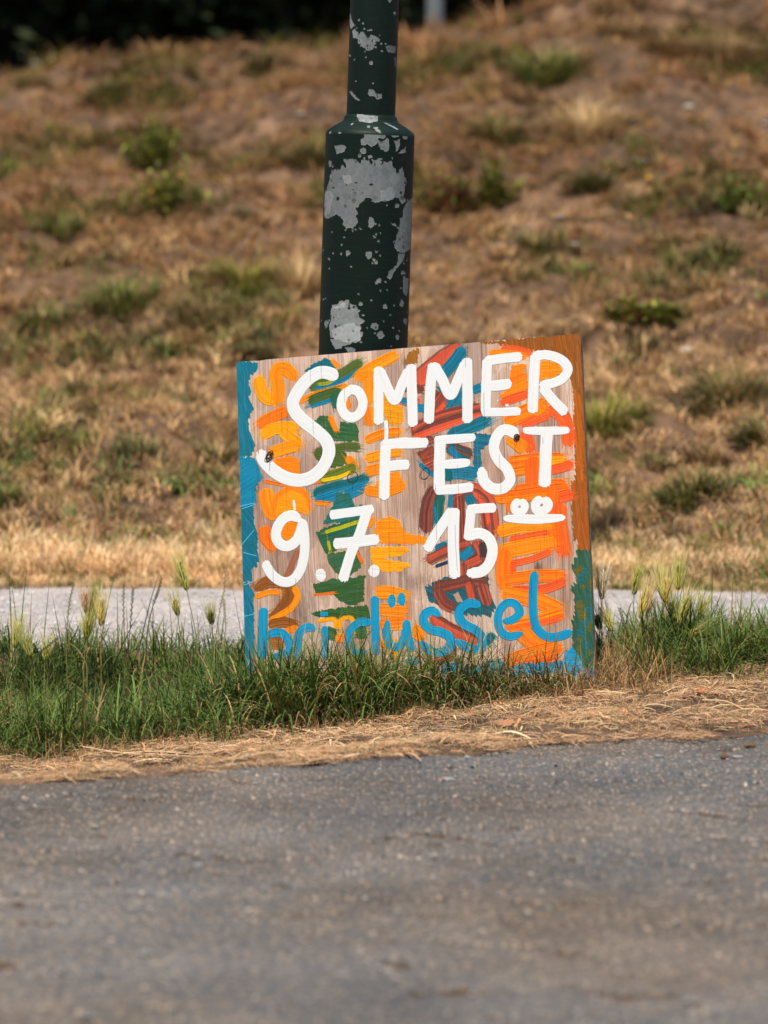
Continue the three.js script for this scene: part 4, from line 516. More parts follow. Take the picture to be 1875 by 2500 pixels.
// ---------------------------------------------------------------- wild barley and rye-grass stalks
const stemMat = new THREE.MeshStandardMaterial({ roughness: 0.7, vertexColors: true }), earMat = leafyV(0.7, 0.3);
const SZ = -0.16;                                     // most stalks root just behind the sign's line
function stalkPoint(f, x, y, z) { return atDepth(f[0] + x / 5.184, f[1] + y / 5.184, z); }
const FA = [0, 1380], FB = [300, 1340], FC = [1440, 1360];
function barley(f, base, tip, root, look, label, z = SZ, seed = 1) {
  const R = rng(seed * 97 + 13), b = stalkPoint(f, ...base, z), t = stalkPoint(f, ...tip, z + (R() - 0.5) * 0.03), r0 = stalkPoint(f, ...root, z), y0 = land(r0.x, z); const r = new THREE.Vector3(lerp(b.x, r0.x, 1.15), y0, z);
  const o = thing('wild_barley', [r.x, r.y, r.z]); tag(o, label, 'wild barley', 'wild barley growing out of the verge grass');
  const rel = (p) => p.clone().sub(r), B = rel(b), T = rel(t), dir = T.clone().sub(B), Len = dir.length() * 0.80; dir.normalize();
  const pal = { green: [[0.36, 0.36, 0.045], [0.56, 0.52, 0.14], [0.24, 0.25, 0.06]], dark: [[0.24, 0.27, 0.04], [0.40, 0.39, 0.10], [0.13, 0.16, 0.035]], yellow: [[0.60, 0.47, 0.07], [0.74, 0.60, 0.24], [0.46, 0.31, 0.09]], brown: [[0.42, 0.22, 0.09], [0.60, 0.40, 0.22], [0.35, 0.22, 0.10]], pale: [[0.62, 0.50, 0.32], [0.78, 0.68, 0.52], [0.55, 0.42, 0.28]] }[look];
  const mid = B.clone().multiplyScalar(0.5); mid.x = lerp(0, B.x, 0.32); mid.y = B.y * 0.55;
  mesh('stem', tint(tubeAlong(curve([[0, -0.01, 0], mid, B.clone().addScaledVector(dir, Len * 0.12)], 12), Array.from({ length: 13 }, (_, i) => lerp(0.0013, 0.0008, i / 12)), 5), pal[2]), stemMat, o);
  const side = new THREE.Vector3(0, 0, 1).cross(dir).normalize(), fwd = dir.clone().cross(side), parts = [], awns = [], N = Math.max(12, Math.round(Len / 0.0026));
  for (let i = 0; i < N; i++) {
    const k = i / (N - 1), wdt = (0.35 + 0.65 * Math.sin(Math.min(1, k * 2.2) * Math.PI / 2)) * (1 - 0.62 * k), p = B.clone().addScaledVector(dir, Len * k * 0.93).addScaledVector(side, Math.sin(k * 2.5) * 0.0008);
    for (let q = 0; q < 4; q++) {
      const a = q * Math.PI / 2 + (i % 2) * Math.PI / 4 + (R() - 0.5) * 0.4, out = side.clone().multiplyScalar(Math.cos(a)).addScaledVector(fwd, Math.sin(a)), d = dir.clone().addScaledVector(out, 0.42).normalize();
      const c = p.clone().addScaledVector(out, 0.0036 * wdt), tipP = c.clone().addScaledVector(d, 0.016), s = d.clone().cross(out).normalize().multiplyScalar(0.0019 * wdt + 0.0005), u = out.clone().multiplyScalar(0.0014 * wdt + 0.0005), m = c.clone().addScaledVector(d, 0.006);
      const v = [c, m.clone().add(s), m.clone().add(u), m.clone().sub(s), m.clone().sub(u), tipP], pos = v.flatMap((w) => [w.x, w.y, w.z]);
      parts.push(tint(geoFrom(pos, [0, 1, 2, 0, 2, 3, 0, 3, 4, 0, 4, 1, 5, 2, 1, 5, 3, 2, 5, 4, 3, 5, 1, 4]), pal[0].map((w, j) => lerp(w, pal[1][j], R() * 0.5 + k * 0.4)), 0.25, R));
      const L = 0.018 + 0.022 * R(), e = tipP.clone().addScaledVector(d, L * (1 - 0.25 * k)).addScaledVector(dir, L * 0.5), wv = s.clone().normalize().multiplyScalar(0.00032), wu = u.clone().normalize().multiplyScalar(0.00032);
      const av = [tipP.clone().add(wv), tipP.clone().sub(wv).add(wu), tipP.clone().sub(wu), e]; awns.push(tint(geoFrom(av.flatMap((w) => [w.x, w.y, w.z]), [0, 1, 3, 1, 2, 3, 2, 0, 3]), pal[1], 0.2, R));
    }
  }
  const head = mesh('seed_head', mergeGeometries(parts), earMat, o); mesh('awns', mergeGeometries(awns), earMat, head);
  // one clasping leaf
  const lf = blade(0.05 + R() * 0.05, 0.004, 0.9 + R(), 6); lf.rotateX(0.25); lf.rotateY(R() * 6.28); const at = curve([[0, 0, 0], mid, B], 10)[4]; lf.translate(at.x, at.y, at.z); mesh('leaf', tint(lf, look === 'pale' || look === 'brown' ? [0.5, 0.36, 0.18] : [0.09, 0.15, 0.035]), earMat, o);
}
[
  [FA, [185, 1060], [240, 700], [60, 1500], 'green', 'plump yellow-green barley ear nearest the left edge of the picture', -0.12],
  [FA, [390, 1180], [310, 870], [430, 1450], 'dark', 'drooping dark green barley ear just right of the leftmost ear', -0.10],
  [FA, [565, 1230], [600, 1010], [560, 1500], 'green', 'small low green barley ear left of the tall thin rye stalk'],
  [FA, [1090, 610], [1075, 320], [1100, 1300], 'brown', 'ripe brown barley ear among green ones left of the sign'],
  [FA, [1110, 900], [1240, 150], [1060, 1350], 'dark', 'long dark green barley ear rising between the brown and the golden ear', -0.18],
  [FA, [1275, 780], [1295, 370], [1280, 1250], 'yellow', 'golden barley ear with orange base left of the sign'],
  [FA, [1088, 960], [1108, 670], [1050, 1350], 'green', 'yellow-green barley ear right below the brown ear', -0.13],
  [FB, [815, 540], [695, 100], [970, 1250], 'green', 'tallest barley ear left of the sign, bent to the left against the straw', -0.14],
  [FB, [700, 860], [652, 620], [760, 1200], 'green', 'short yellow-green barley ear left below the tallest ear'],
  [FB, [1130, 970], [1108, 780], [1150, 1250], 'dark', 'short green barley ear closest to the left rim of the sign'],
  [FC, [150, 550], [175, 140], [155, 1050], 'pale', 'bleached whitish barley ear right beside the sign'],
  [FC, [290, 960], [170, 640], [310, 1380], 'green', 'green barley ear leaning left below the bleached ear'],
  [FC, [125, 930], [92, 730], [120, 1200], 'dark', 'small dark barley ear half hidden by the right rim of the sign', -0.2],
  [FC, [550, 490], [650, 100], [545, 1000], 'green', 'large green barley ear leaning right, second clear ear right of the sign'],
  [FC, [635, 790], [742, 320], [630, 950], 'yellow', 'yellowish barley ear right below the large right-leaning ear', -0.13],
  [FC, [730, 720], [765, 380], [700, 900], 'brown', 'tan barley ear just behind the yellowish ear right of the sign', -0.2],
  [FC, [930, 560], [888, 90], [910, 970], 'green', 'upright slim barley ear in the middle of the right-hand cluster', -0.18],
  [FC, [960, 600], [985, 230], [960, 970], 'yellow', 'broad upright barley ear in front of the slim one in the right cluster', -0.12],
  [FC, [1115, 430], [1142, 20], [1095, 900], 'green', 'highest barley ear right of the sign, straight and slim'],
  [FC, [1090, 820], [1012, 520], [1040, 950], 'dark', 'dark green barley ear leaning left in the right-hand cluster', -0.14],
  [FC, [1120, 880], [1290, 450], [1080, 1000], 'green', 'largest yellow-green barley ear leaning right in the right-hand cluster', -0.1],
  [FC, [1370, 790], [1460, 540], [1310, 1050], 'green', 'outermost green barley ear at the right, leaning right'],
  [FC, [1190, 1020], [1400, 930], [1100, 1080], 'green', 'barley ear lying almost flat on top of the right-hand grass', -0.08],
].forEach(([f, b, t, r, l, lab, z], i) => barley(f, b, t, r, l, lab, z ?? SZ, i + 1));
function rye(f, pts, look, label, seed, z = SZ) {
  const R = rng(seed), P = pts.map((p) => stalkPoint(f, ...p, z)), foot = P[0].clone(); foot.y = land(foot.x, z) - 0.004;
  const o = thing('rye_grass', [foot.x, foot.y, z]); tag(o, label, 'rye grass', 'rye-grass stalks standing out of the verge grass');
  const c = curve([new THREE.Vector3(), ...P.map((p) => p.clone().sub(foot))].filter((p, i) => i !== 1 || p.y > 0.02), 40), col = look === 'pale' ? [0.40, 0.36, 0.18] : look === 'dark' ? [0.07, 0.075, 0.03] : [0.22, 0.20, 0.07];
  mesh('stem', tint(tubeAlong(c, c.map((_, i) => lerp(0.0012, 0.0006, i / 40)), 5), col), stemMat, o);
  const sp = []; for (let i = 22; i < 40; i++) { const d = c[i + 1].clone().sub(c[i]).normalize(), s = new THREE.Vector3(0, 0, 1).cross(d).multiplyScalar(i % 2 ? 1 : -1), tipP = c[i].clone().addScaledVector(d, 0.009).addScaledVector(s, 0.0022), m = c[i].clone().addScaledVector(d, 0.0045).addScaledVector(s, 0.0022), e = new THREE.Vector3(0, 0, 0.0011), w = s.clone().multiplyScalar(0.0009); const v = [c[i], m.clone().add(e), m.clone().add(w), m.clone().sub(e), m.clone().sub(w), tipP]; sp.push(tint(geoFrom(v.flatMap((q) => [q.x, q.y, q.z]), [0, 1, 2, 0, 2, 3, 0, 3, 4, 0, 4, 1, 5, 2, 1, 5, 3, 2, 5, 4, 3, 5, 1, 4]), col.map((q) => q * 1.25), 0.3, R)); }
  mesh('spikelets', mergeGeometries(sp), earMat, o);
}
rye(FA, [[850, 1380], [840, 1050], [862, 640], [890, 420], [935, 235]], 'mid', 'tall thin rye-grass stalk standing alone at the left against the path', 11);
rye(FA, [[330, 1400], [380, 1280], [500, 1110], [610, 1020], [730, 925]], 'dark', 'dark rye-grass stalk slanting right above the grass at the left', 12, -0.1);
rye(FB, [[1160, 1250], [1185, 1050], [1230, 750], [1275, 560], [1300, 280]], 'pale', 'pale rye-grass stalk nearest the left rim of the sign', 13);
rye(FB, [[300, 1150], [345, 860], [400, 660], [445, 540], [492, 365]], 'dark', 'dark rye-grass stalk leaning right, left of the tallest barley ear', 14, -0.12);
rye(FB, [[20, 1250], [15, 1050], [8, 700], [12, 450]], 'mid', 'straight green rye-grass stalk right of the golden barley ear', 15, -0.2);
rye(FB, [[75, 1200], [88, 1060], [115, 700], [130, 495]], 'dark', 'dark straight rye-grass stalk between two lighter ones left of the sign', 16);
rye(FB, [[1280, 1150], [1300, 1000], [1288, 800], [1278, 640]], 'pale', 'short pale rye-grass stalk beside the left rim of the sign', 17, -0.2);
rye(FC, [[510, 1120], [480, 990], [435, 840], [372, 645]], 'dark', 'dark rye-grass stalk leaning left, right of the sign', 18, -0.1);

// ---------------------------------------------------------------- fallen leaves, straws, pebbles
function fallenLeaf(u, v, len, wid, yaw, col, label, curl = 0.3) {
  const p = meet(u, v), o = thing('fallen_leaf', [p.x, p.y + 0.008, p.z]); o.rotation.set(0.30, yaw, 0.06); tag(o, label, 'leaf', 'fallen leaves on the bare strip');
  const pos = [], idx = [], n = 10, m = 6; for (let i = 0; i <= n; i++) for (let j = 0; j <= m; j++) { const t = i / n, s = j / m * 2 - 1, w = wid * 0.5 * Math.pow(Math.sin(Math.PI * Math.min(0.999, t * 0.96 + 0.02)), 0.7) * (1 + 0.08 * Math.sin(t * 25 + s)); pos.push((t - 0.5) * len, curl * (s * s * wid * 0.35 + (t - 0.5) ** 2 * len * 0.5) + 0.0015 * Math.sin(i * 2.1 + j), s * w); }
  for (let i = 0; i < n; i++) for (let j = 0; j < m; j++) { const a = i * (m + 1) + j; idx.push(a, a + 1, a + m + 1, a + 1, a + m + 2, a + m + 1); }
  const mat = new THREE.MeshPhysicalMaterial({ color: RGB(...col), roughness: 0.7, transmission: 0.25, thickness: 0, side: THREE.DoubleSide, bumpMap: earthBump, bumpScale: 0.002 });
  mesh('leaf_blade', geoFrom(pos, idx), mat, o); mesh('leaf_stalk', tubeAlong(curve([[len * 0.45, 0.003, 0], [len * 0.6, 0.006, 0.002], [len * 0.72, 0.002, 0.006]], 6), 0.0008, 5), new THREE.MeshStandardMaterial({ color: RGB(col[0] * 0.6, col[1] * 0.6, col[2] * 0.6), roughness: 0.8 }), o);
}
fallenLeaf(495, 1765, 0.056, 0.042, 0.15, [0.72, 0.38, 0.06], 'yellow-orange fallen leaf lying below the left grass');
fallenLeaf(92, 1798, 0.046, 0.034, 0.3, [0.66, 0.27, 0.08], 'orange fallen leaf near the left edge of the picture');
fallenLeaf(1004, 1752, 0.022, 0.018, 0.8, [0.62, 0.33, 0.14], 'small tan leaf scrap below the middle of the sign');
fallenLeaf(1222, 1734, 0.030, 0.022, -0.3, [0.66, 0.30, 0.12], 'orange-tan leaf below the right half of the sign');
fallenLeaf(1236, 1780, 0.036, 0.022, 0.5, [0.50, 0.22, 0.09], 'rusty brown leaf nearer the road below the sign');
fallenLeaf(1708, 1706, 0.024, 0.016, 0.1, [0.50, 0.14, 0.04], 'dark red leaf under the right-hand grass');
fallenLeaf(265, 1765, 0.028, 0.014, -0.4, [0.72, 0.42, 0.26], 'pinkish curled leaf left of the yellow leaf', 0.8);
function straw(marks, w, col, label, head) {
  const P = marks.map(([u, v]) => meet(u, v)), c0 = P[0].clone(); const o = thing('straw_stalk', [c0.x, c0.y, c0.z]); tag(o, label, 'straw', 'long straws on the bare strip');
  const c = curve(P.map((p, i) => p.clone().sub(c0).add(new THREE.Vector3(0, 0.008 + (i % 2) * 0.004, 0))), 24); mesh('stalk', tubeAlong(c, c.map((_, i) => w * lerp(1, 0.6, i / 24)), 6), new THREE.MeshStandardMaterial({ color: RGB(...col), roughness: 0.75 }), o);
  if (head) { const R = rng(3), sp = []; for (let i = 2; i < 15; i++) for (const s of [-1, 1]) { const g = new THREE.SphereGeometry(1, 5, 4); g.scale(0.0014, 0.004, 0.0014); g.rotateZ(s * 0.4); g.translate(c[i].x + s * 0.0016, c[i].y + 0.001, c[i].z + (R() - 0.5) * 0.002); sp.push(g); } mesh('spikelets', mergeGeometries(sp), new THREE.MeshStandardMaterial({ color: RGB(col[0] * 1.1, col[1] * 1.1, col[2] * 1.1), roughness: 0.8 }), o); }
}
straw([[130, 1823], [200, 1842], [300, 1857], [400, 1863], [515, 1868]], 0.0017, [0.74, 0.53, 0.32], 'longest pale straw, lying along the road edge at the left');
straw([[300, 1850], [380, 1853], [470, 1855], [545, 1852]], 0.0012, [0.72, 0.52, 0.32], 'thin straw just above the longest straw at the left');
straw([[116, 1804], [170, 1807], [224, 1811]], 0.0013, [0.70, 0.47, 0.25], 'short straw right of the orange leaf');
straw([[232, 1766], [245, 1800], [271, 1836]], 0.0011, [0.70, 0.50, 0.34], 'bleached seed stalk slanting across the litter at the left', true);
straw([[1715, 1722], [1772, 1731], [1812, 1744], [1841, 1757]], 0.0019, [0.60, 0.40, 0.22], 'thick pale straw lying below the right-hand grass');
straw([[1400, 1777], [1457, 1782], [1490, 1791], [1512, 1800]], 0.0012, [0.72, 0.52, 0.30], 'curved straw near the road right of the sign');
straw([[687, 1787], [745, 1803], [817, 1814]], 0.0011, [0.72, 0.50, 0.28], 'thin straw below the lamp post');
straw([[1620, 1702], [1645, 1696], [1668, 1688]], 0.0014, [0.74, 0.50, 0.28], 'short bright straw at the foot of the right-hand grass');
const stoneGeos = [1, 2, 3, 4].map((s) => { const g = new THREE.IcosahedronGeometry(1, 2), p = g.attributes.position; for (let i = 0; i < p.count; i++) { const x = p.getX(i), y = p.getY(i), z = p.getZ(i), k = 0.72 + 0.55 * fbm(x * 1.6 + s * 7, y * 1.6 + z * 1.9 + s, 3, 151); p.setXYZ(i, x * k, y * k * 0.62, z * k); } g.computeVertexNormals(); return g; });
function stone(name, p, r, col, label, category, group, k = 0, yaw = 0, flat = 1) { const m = mesh(name, stoneGeos[k % 4], new THREE.MeshStandardMaterial({ color: RGB(...col), roughness: 0.85, bumpMap: earthBump, bumpScale: 0.004 })); m.position.set(p.x, p.y + r * 0.28 * flat, p.z); m.scale.set(r * 1.25, r * flat, r); m.rotation.y = yaw; tag(m, label, category, group); return m; }
[[1830, 1822, 0.0085, [0.30, 0.20, 0.13], 'brown pebble on the road nearest the right edge', 1], [1768, 1848, 0.0075, [0.30, 0.17, 0.11], 'reddish brown pebble on the road left of the white chip', 1], [1801, 1847, 0.0085, [0.72, 0.69, 0.64], 'flat white chip on the road beside the reddish pebble', 0.4], [1515, 1850, 0.006, [0.55, 0.55, 0.55], 'grey chip on the road below the curved straw', 0.5], [1095, 1902, 0.009, [0.66, 0.62, 0.58], 'white chip on the road below the sign', 0.5], [1610, 1845, 0.006, [0.6, 0.6, 0.6], 'small pale chip on the road between the sign and the pebbles', 0.5], [600, 1886, 0.006, [0.62, 0.58, 0.54], 'pale round pebble on the road below the longest straw', 0.8], [230, 2018, 0.006, [0.72, 0.68, 0.62], 'bright little chip on the road at the left', 0.7], [335, 2050, 0.006, [0.66, 0.64, 0.62], 'bright chip on the road right below the left one', 0.7], [485, 2112, 0.007, [0.62, 0.61, 0.60], 'pale chip on the road left of the centre', 0.6], [1265, 2038, 0.004, [0.62, 0.6, 0.58], 'tiny chip on the road right of the centre', 0.7], [355, 2328, 0.009, [0.50, 0.50, 0.48], 'blurred grey stone on the road at the lower left', 0.7], [1690, 2445, 0.008, [0.55, 0.53, 0.50], 'blurred pale stone on the road at the lower right', 0.7], [210, 2480, 0.008, [0.50, 0.48, 0.46], 'blurred stone on the road at the bottom left', 0.7]]
  .forEach(([u, v, r, c, lab, fl], i) => { const p = atDepth(u, v, 0); const ry = ray(u, v), t = (0.004 - EYE.y) / ry.y; p.set(EYE.x + ry.x * t, 0.003, EYE.z + ry.z * t); stone('pebble', p, r, c, lab, 'pebble', 'loose stones on the road', i, i * 1.3, fl); });
{
  const R = rng(61), chips = [], path = [];
  for (let i = 0; i < 1000; i++) { const x = -1.1 + R() * 2.2, e = roadEdge(x), z = e + 0.01 + R() * 2.4, near = Math.exp(-(z - e) / 0.25), r = 0.0012 + 0.003 * R() * R(), v = 0.16 + 0.36 * R() * R(), w = 0.01 + (R() - 0.5) * 0.06; if (R() < 0.6 && near < 0.4) continue; chips.push([x, 0.004, z, R() * 6.28, 0, r * 1.4, r * 0.8, v + w, v, v - w]); }
  scatter('road_grit', 'small pale grit lying on the asphalt', 'grit', stoneGeos, new THREE.MeshStandardMaterial({ roughness: 0.9 }), chips);
  for (let i = 0; i < 9000; i++) { const x = -1.2 + R() * 2.4, z = lerp(pathFar(x), pathNear(x), R()), r = 0.0015 + 0.0045 * R() * R(), v = 0.32 + 0.36 * R(), w = (R() - 0.5) * 0.05; path.push([x, 0.005, z, R() * 6.28, 0, r, r, v + w, v * 0.97, v * 0.95 - w]); }
  scatter('path_gravel', 'loose pale gravel on the path behind the sign', 'gravel', stoneGeos, new THREE.MeshStandardMaterial({ roughness: 0.9 }), path);
}

// ---------------------------------------------------------------- the dry bank
const bankMat = leafy(0.85, 0.25);
{
  const R = rng(411), clumps = [];
  for (let k = 0; k < 6; k++) { const gs = []; for (let i = 0; i < 12; i++) { const g = blade(0.6 + R() * 0.5, 0.05, [0.4, 1.2, 0.8, 0.2, 1.6, 0.6][k] + R() * 0.6, 4); g.rotateX(R() * 0.5); g.rotateY(R() * 6.283); g.translate((R() - 0.5) * 0.5, 0, (R() - 0.5) * 0.5); gs.push(tint(g, [1, 1, 1])); } const m = mergeGeometries(gs); m.deleteAttribute('color'); clumps.push(m); }
  const list = [], fringe = []; let n = 0;
  while (list.length < 38000 && n++ < 600000) {
    const x = -2.6 + R() * 5.2, z = -1.5 - R() * 8.0, s = pathFar(x) - z; if (s < 0.05 || Math.abs(x) > 0.95 + 0.16 * (s + 1.5)) continue;
    const g = grassiness(x, z), m = fbm(x * 6, z * 6, 3, 161), lush = smooth(0.55, 0.68, g), low = 1 - smooth(0.6, 4.2, s), thatch = smooth(0.56, 0.70, fbm(x * 3.4 + 7, z * 3.9, 3, 163)); if (R() > 0.09 + 0.9 * smooth(0.42, 0.63, m * 0.6 + g * 0.4) + 0.4 * low) continue;
    const L = (0.026 + 0.075 * R() * R()) * lerp(1, 1.25, lush) * (s > 6 && R() < 0.12 ? 1.9 : 1), v = 0.5 + 0.6 * R(), h = R(), gr = h < lush * 0.62 + 0.28 * (1 - smooth(0.4, 1.4, s)) * smooth(0.2, 0.4, s);
    const c = gr ? [lerp(0.15, lerp(0.26, 0.46, low), R()) * v, lerp(0.15, lerp(0.22, 0.40, low), R()) * v, lerp(0.035, 0.09, low) * v] : low > R() * 1.1 ? [0.76 * v, 0.51 * v, 0.26 * v] : thatch > R() ? [0.22 * v, 0.125 * v, 0.05 * v] : [0.48 * v, lerp(0.245, 0.31, R()) * v, 0.12 * v];
    list.push([x, land(x, z) - 0.003, z, R() * 6.283, R() * 0.3, L * 1.3, L, ...c]);
  }
  scatter('bank_grass', 'sparse brown and olive grass covering the dry bank', 'dry grass', clumps, bankMat, list);
  for (let i = 0; i < 5200; i++) {
    const x = -1.35 + R() * 2.7, s = -0.01 + Math.pow(R(), 1.2) * 0.30, z = pathFar(x) - s, right = smooth(0.3, 0.7, x), foot = 1 - smooth(0.0, 0.08, s), L = (0.05 + 0.045 * R()) * lerp(1, 0.8, right) * lerp(1, 0.45, foot), v = 0.65 + 0.5 * R(), h = R();
    const gp = 0.04 + 0.42 * right * (foot * 0.9 + 0.35) + 0.35 * foot * fbm(x * 8, 3, 2, 165) + 0.35 * smooth(0.16, 0.28, s); fringe.push([x, land(x, z) - 0.004, z, R() * 6.283, R() * 0.25, L * 1.0, L, ...(h < gp ? [0.28 * v, 0.26 * v, 0.05 * v] : [1.0 * v, 0.76 * v, 0.47 * v])]);
  }
  scatter('straw_fringe', 'pale straw-coloured grass standing along the far edge of the path', 'dry grass', clumps, bankMat, fringe);
}
const tuftMat = leafyV(0.8, 0.3);
const PALS = { green: [[0.11, 0.14, 0.028], [0.22, 0.24, 0.05]], dark: [[0.07, 0.08, 0.022], [0.17, 0.16, 0.045]], lime: [[0.20, 0.21, 0.03], [0.36, 0.32, 0.06]], olive: [[0.12, 0.11, 0.03], [0.24, 0.20, 0.06]], straw: [[0.48, 0.34, 0.16], [0.66, 0.48, 0.26]], brown: [[0.20, 0.12, 0.05], [0.36, 0.23, 0.10]] };
function tuft(u, v, w, h, pal, label, seed) {                              // w, h in plan units at the foot of the tuft
  const R = rng(seed * 7 + 3), p = meet(u, v), k = p.distanceTo(EYE) / LENS, W = w * k, H = h * k * 1.45, gs = [], n = Math.round(110 + w * 1.9), P = PALS[pal];
  for (let i = 0; i < n; i++) { const a = R() * 6.283, r = (R() < 0.35 ? 0.2 + 0.4 * R() : Math.sqrt(R()) * 0.38) * W * (0.7 + 0.6 * vnoise(a * 1.5, seed, 171)), L = H * (0.55 + 0.6 * R()) * Math.max(0.3, 1 - 0.75 * r / W) + 0.012, g = blade(L, 0.0045 + R() * 0.003, 0.5 + R() * 1.3, 5); g.rotateX(R() * 0.35 + r / W * 0.7); g.rotateY(Math.PI / 2 - a + (R() - 0.5)); const x = Math.cos(a) * r, z = Math.sin(a) * r * 0.8; g.translate(x, land(p.x + x, p.z + z) - p.y - 0.006, z); const q = R(); gs.push(tint(g, R() < 0.12 ? [0.42, 0.28, 0.12] : P[0].map((c, j) => lerp(c, P[1][j], q)), 0.2, R)); }
  const m = mesh('grass_tuft', mergeGeometries(gs), tuftMat); m.position.copy(p); tag(m, label, 'grass tuft', 'grass tufts on the bank'); return m;
}
function weed(u, v, w, h, cols, label, seed) {                            // leafy plant with several stems
  const R = rng(seed * 11 + 5), p = meet(u, v), k = p.distanceTo(EYE) / LENS, W = w * k, H = h * k, o = thing('weed', [p.x, p.y, p.z]); tag(o, label, 'weed', 'leafy weeds on the bank'); const stems = [], leaves = [], n = 14 + Math.round(w / 5);
  for (let i = 0; i < n; i++) {
    const a = R() * 6.283, r = (0.2 + 0.8 * R()) * (0.3 + 0.7 * R()) * 0.75 * W, hh = H * (0.2 + 0.8 * R() * R() + (R() < 0.12 ? 0.25 : 0)) * (1 - 0.35 * r / W), foot = new THREE.Vector3(Math.cos(a) * r * 0.5, -0.01, Math.sin(a) * r * 0.4), top = new THREE.Vector3(Math.cos(a) * r, hh, Math.sin(a) * r * 0.7), c = curve([foot, foot.clone().lerp(top, 0.5).add(new THREE.Vector3(0, hh * 0.12, 0)), top], 6); stems.push(tint(tubeAlong(c, 0.0018, 4), cols[0]));
    for (let j = 0; j < 12; j++) { const q = c[1 + Math.floor(R() * 5.99)], g = new THREE.BufferGeometry(), L = 0.02 + R() * 0.028, ww = L * (0.14 + 0.12 * R()); g.setAttribute('position', new THREE.Float32BufferAttribute([0, 0, 0, -ww, L * 0.1, L * 0.45, 0, -L * 0.04, L * 0.5, ww, L * 0.1, L * 0.45, 0, 0, L], 3)); g.setIndex([0, 2, 1, 0, 3, 2, 1, 2, 4, 2, 3, 4]); g.computeVertexNormals(); g.rotateX(-0.9 + R() * 1.1); g.rotateY(R() * 6.283); g.translate(q.x, q.y, q.z); const cc2 = cols[Math.floor(R() * cols.length)]; leaves.push(tint(g, cc2, 0.3, R)); }
  }
  mesh('stems', mergeGeometries(stems), tuftMat, o); mesh('leaves', mergeGeometries(leaves), tuftMat, o); return o;
}
[[262, 235, 70, 40, 'dark', 'small dark tuft high on the left of the bank'], [85, 210, 90, 35, 'olive', 'low olive tuft at the top left below the dark wood'], [382, 190, 80, 30, 'olive', 'flat olive tuft above the tall left weed'], [640, 178, 80, 60, 'dark', 'dark spiky tuft left of the lamp post near the crest'], [775, 405, 110, 90, 'olive', 'olive tuft right beside the lamp post on its left'], [140, 580, 90, 60, 'green', 'green tuft at the left with an orange speck above it'], [583, 545, 75, 28, 'dark', 'flat dark tuft left of the post, above the lime tuft'], [605, 715, 170, 85, 'lime', 'bright lime tuft left of the lamp post'], [735, 725, 100, 95, 'straw', 'pale straw tuft touching the left side of the lamp post'], [95, 800, 140, 55, 'green', 'green tuft at the left edge in the middle of the bank'], [300, 745, 240, 55, 'green', 'wide green patch left of centre on the bank'], [520, 800, 260, 60, 'olive', 'wide olive patch above the left corner of the sign'], [618, 878, 95, 45, 'dark', 'dark tuft peeping over the upper left corner of the sign'], [212, 978, 130, 60, 'olive', 'olive tuft at the left with dark base'], [335, 1142, 120, 60, 'dark', 'dark round tuft in the middle left, low on the bank'], [530, 1140, 130, 60, 'olive', 'olive tuft touching the left rim of the sign'], [15, 1130, 70, 55, 'dark', 'dark tuft cut by the left edge, upper of two'], [18, 1230, 60, 45, 'green', 'dark green tuft cut by the left edge, lower of two'], [378, 985, 60, 35, 'green', 'tiny green tuft between two olive tufts at the left'], [1330, 205, 160, 90, 'green', 'broad green tuft high right of the lamp post'], [1215, 345, 130, 60, 'olive', 'olive tuft right of the post at shoulder height'], [1430, 345, 190, 75, 'straw', 'broad straw tuft right of the post'], [1445, 465, 100, 55, 'dark', 'dark tuft right of the red-leaved weed'], [1400, 690, 130, 50, 'green', 'green tuft above the right half of the sign'], [1300, 610, 80, 40, 'olive', 'small olive tuft right of the lamp post near the pale stones'], [1765, 625, 130, 50, 'dark', 'dark tuft at the right edge below the leafy clump'], [1570, 862, 70, 40, 'dark', 'dark tuft right of the upper right corner of the sign'], [1520, 900, 50, 28, 'green', 'tiny green tuft beside the right corner of the sign'], [1628, 935, 60, 24, 'green', 'small green tuft on bare soil right of the sign'], [1470, 1060, 200, 85, 'lime', 'yellow-green tuft touching the right rim of the sign'], [1770, 985, 220, 75, 'olive', 'wide olive tuft at the right, mid bank'], [1855, 1085, 80, 70, 'dark', 'dark tuft cut by the right edge'], [1700, 1205, 150, 55, 'olive', 'olive tuft low at the right of the bank'], [1658, 1258, 110, 50, 'green', 'green tuft low at the right near the straw fringe'], [1730, 1140, 130, 40, 'brown', 'brown tuft at the right above the straw fringe'], [1612, 1145, 70, 30, 'dark', 'small dark tuft right of the sign, low on the bank'], [1640, 130, 160, 50, 'brown', 'dark brown tuft at the upper right, left of two'], [1790, 150, 160, 50, 'brown', 'dark brown tuft at the upper right, right of two'], [1180, 150, 100, 40, 'olive', 'olive tuft near the crest right of the post'], [1550, 90, 130, 40, 'brown', 'brown tuft near the crest at the right']]
  .forEach(([u, v, w, h, p, l], i) => tuft(u, v, w, h, p, l, i + 1));
const WG = [[0.18, 0.20, 0.03], [0.33, 0.34, 0.05], [0.13, 0.15, 0.03]], WR = [[0.26, 0.11, 0.045], [0.14, 0.16, 0.035], [0.30, 0.15, 0.06], [0.20, 0.23, 0.04]], WD = [[0.11, 0.14, 0.03], [0.20, 0.24, 0.045]];
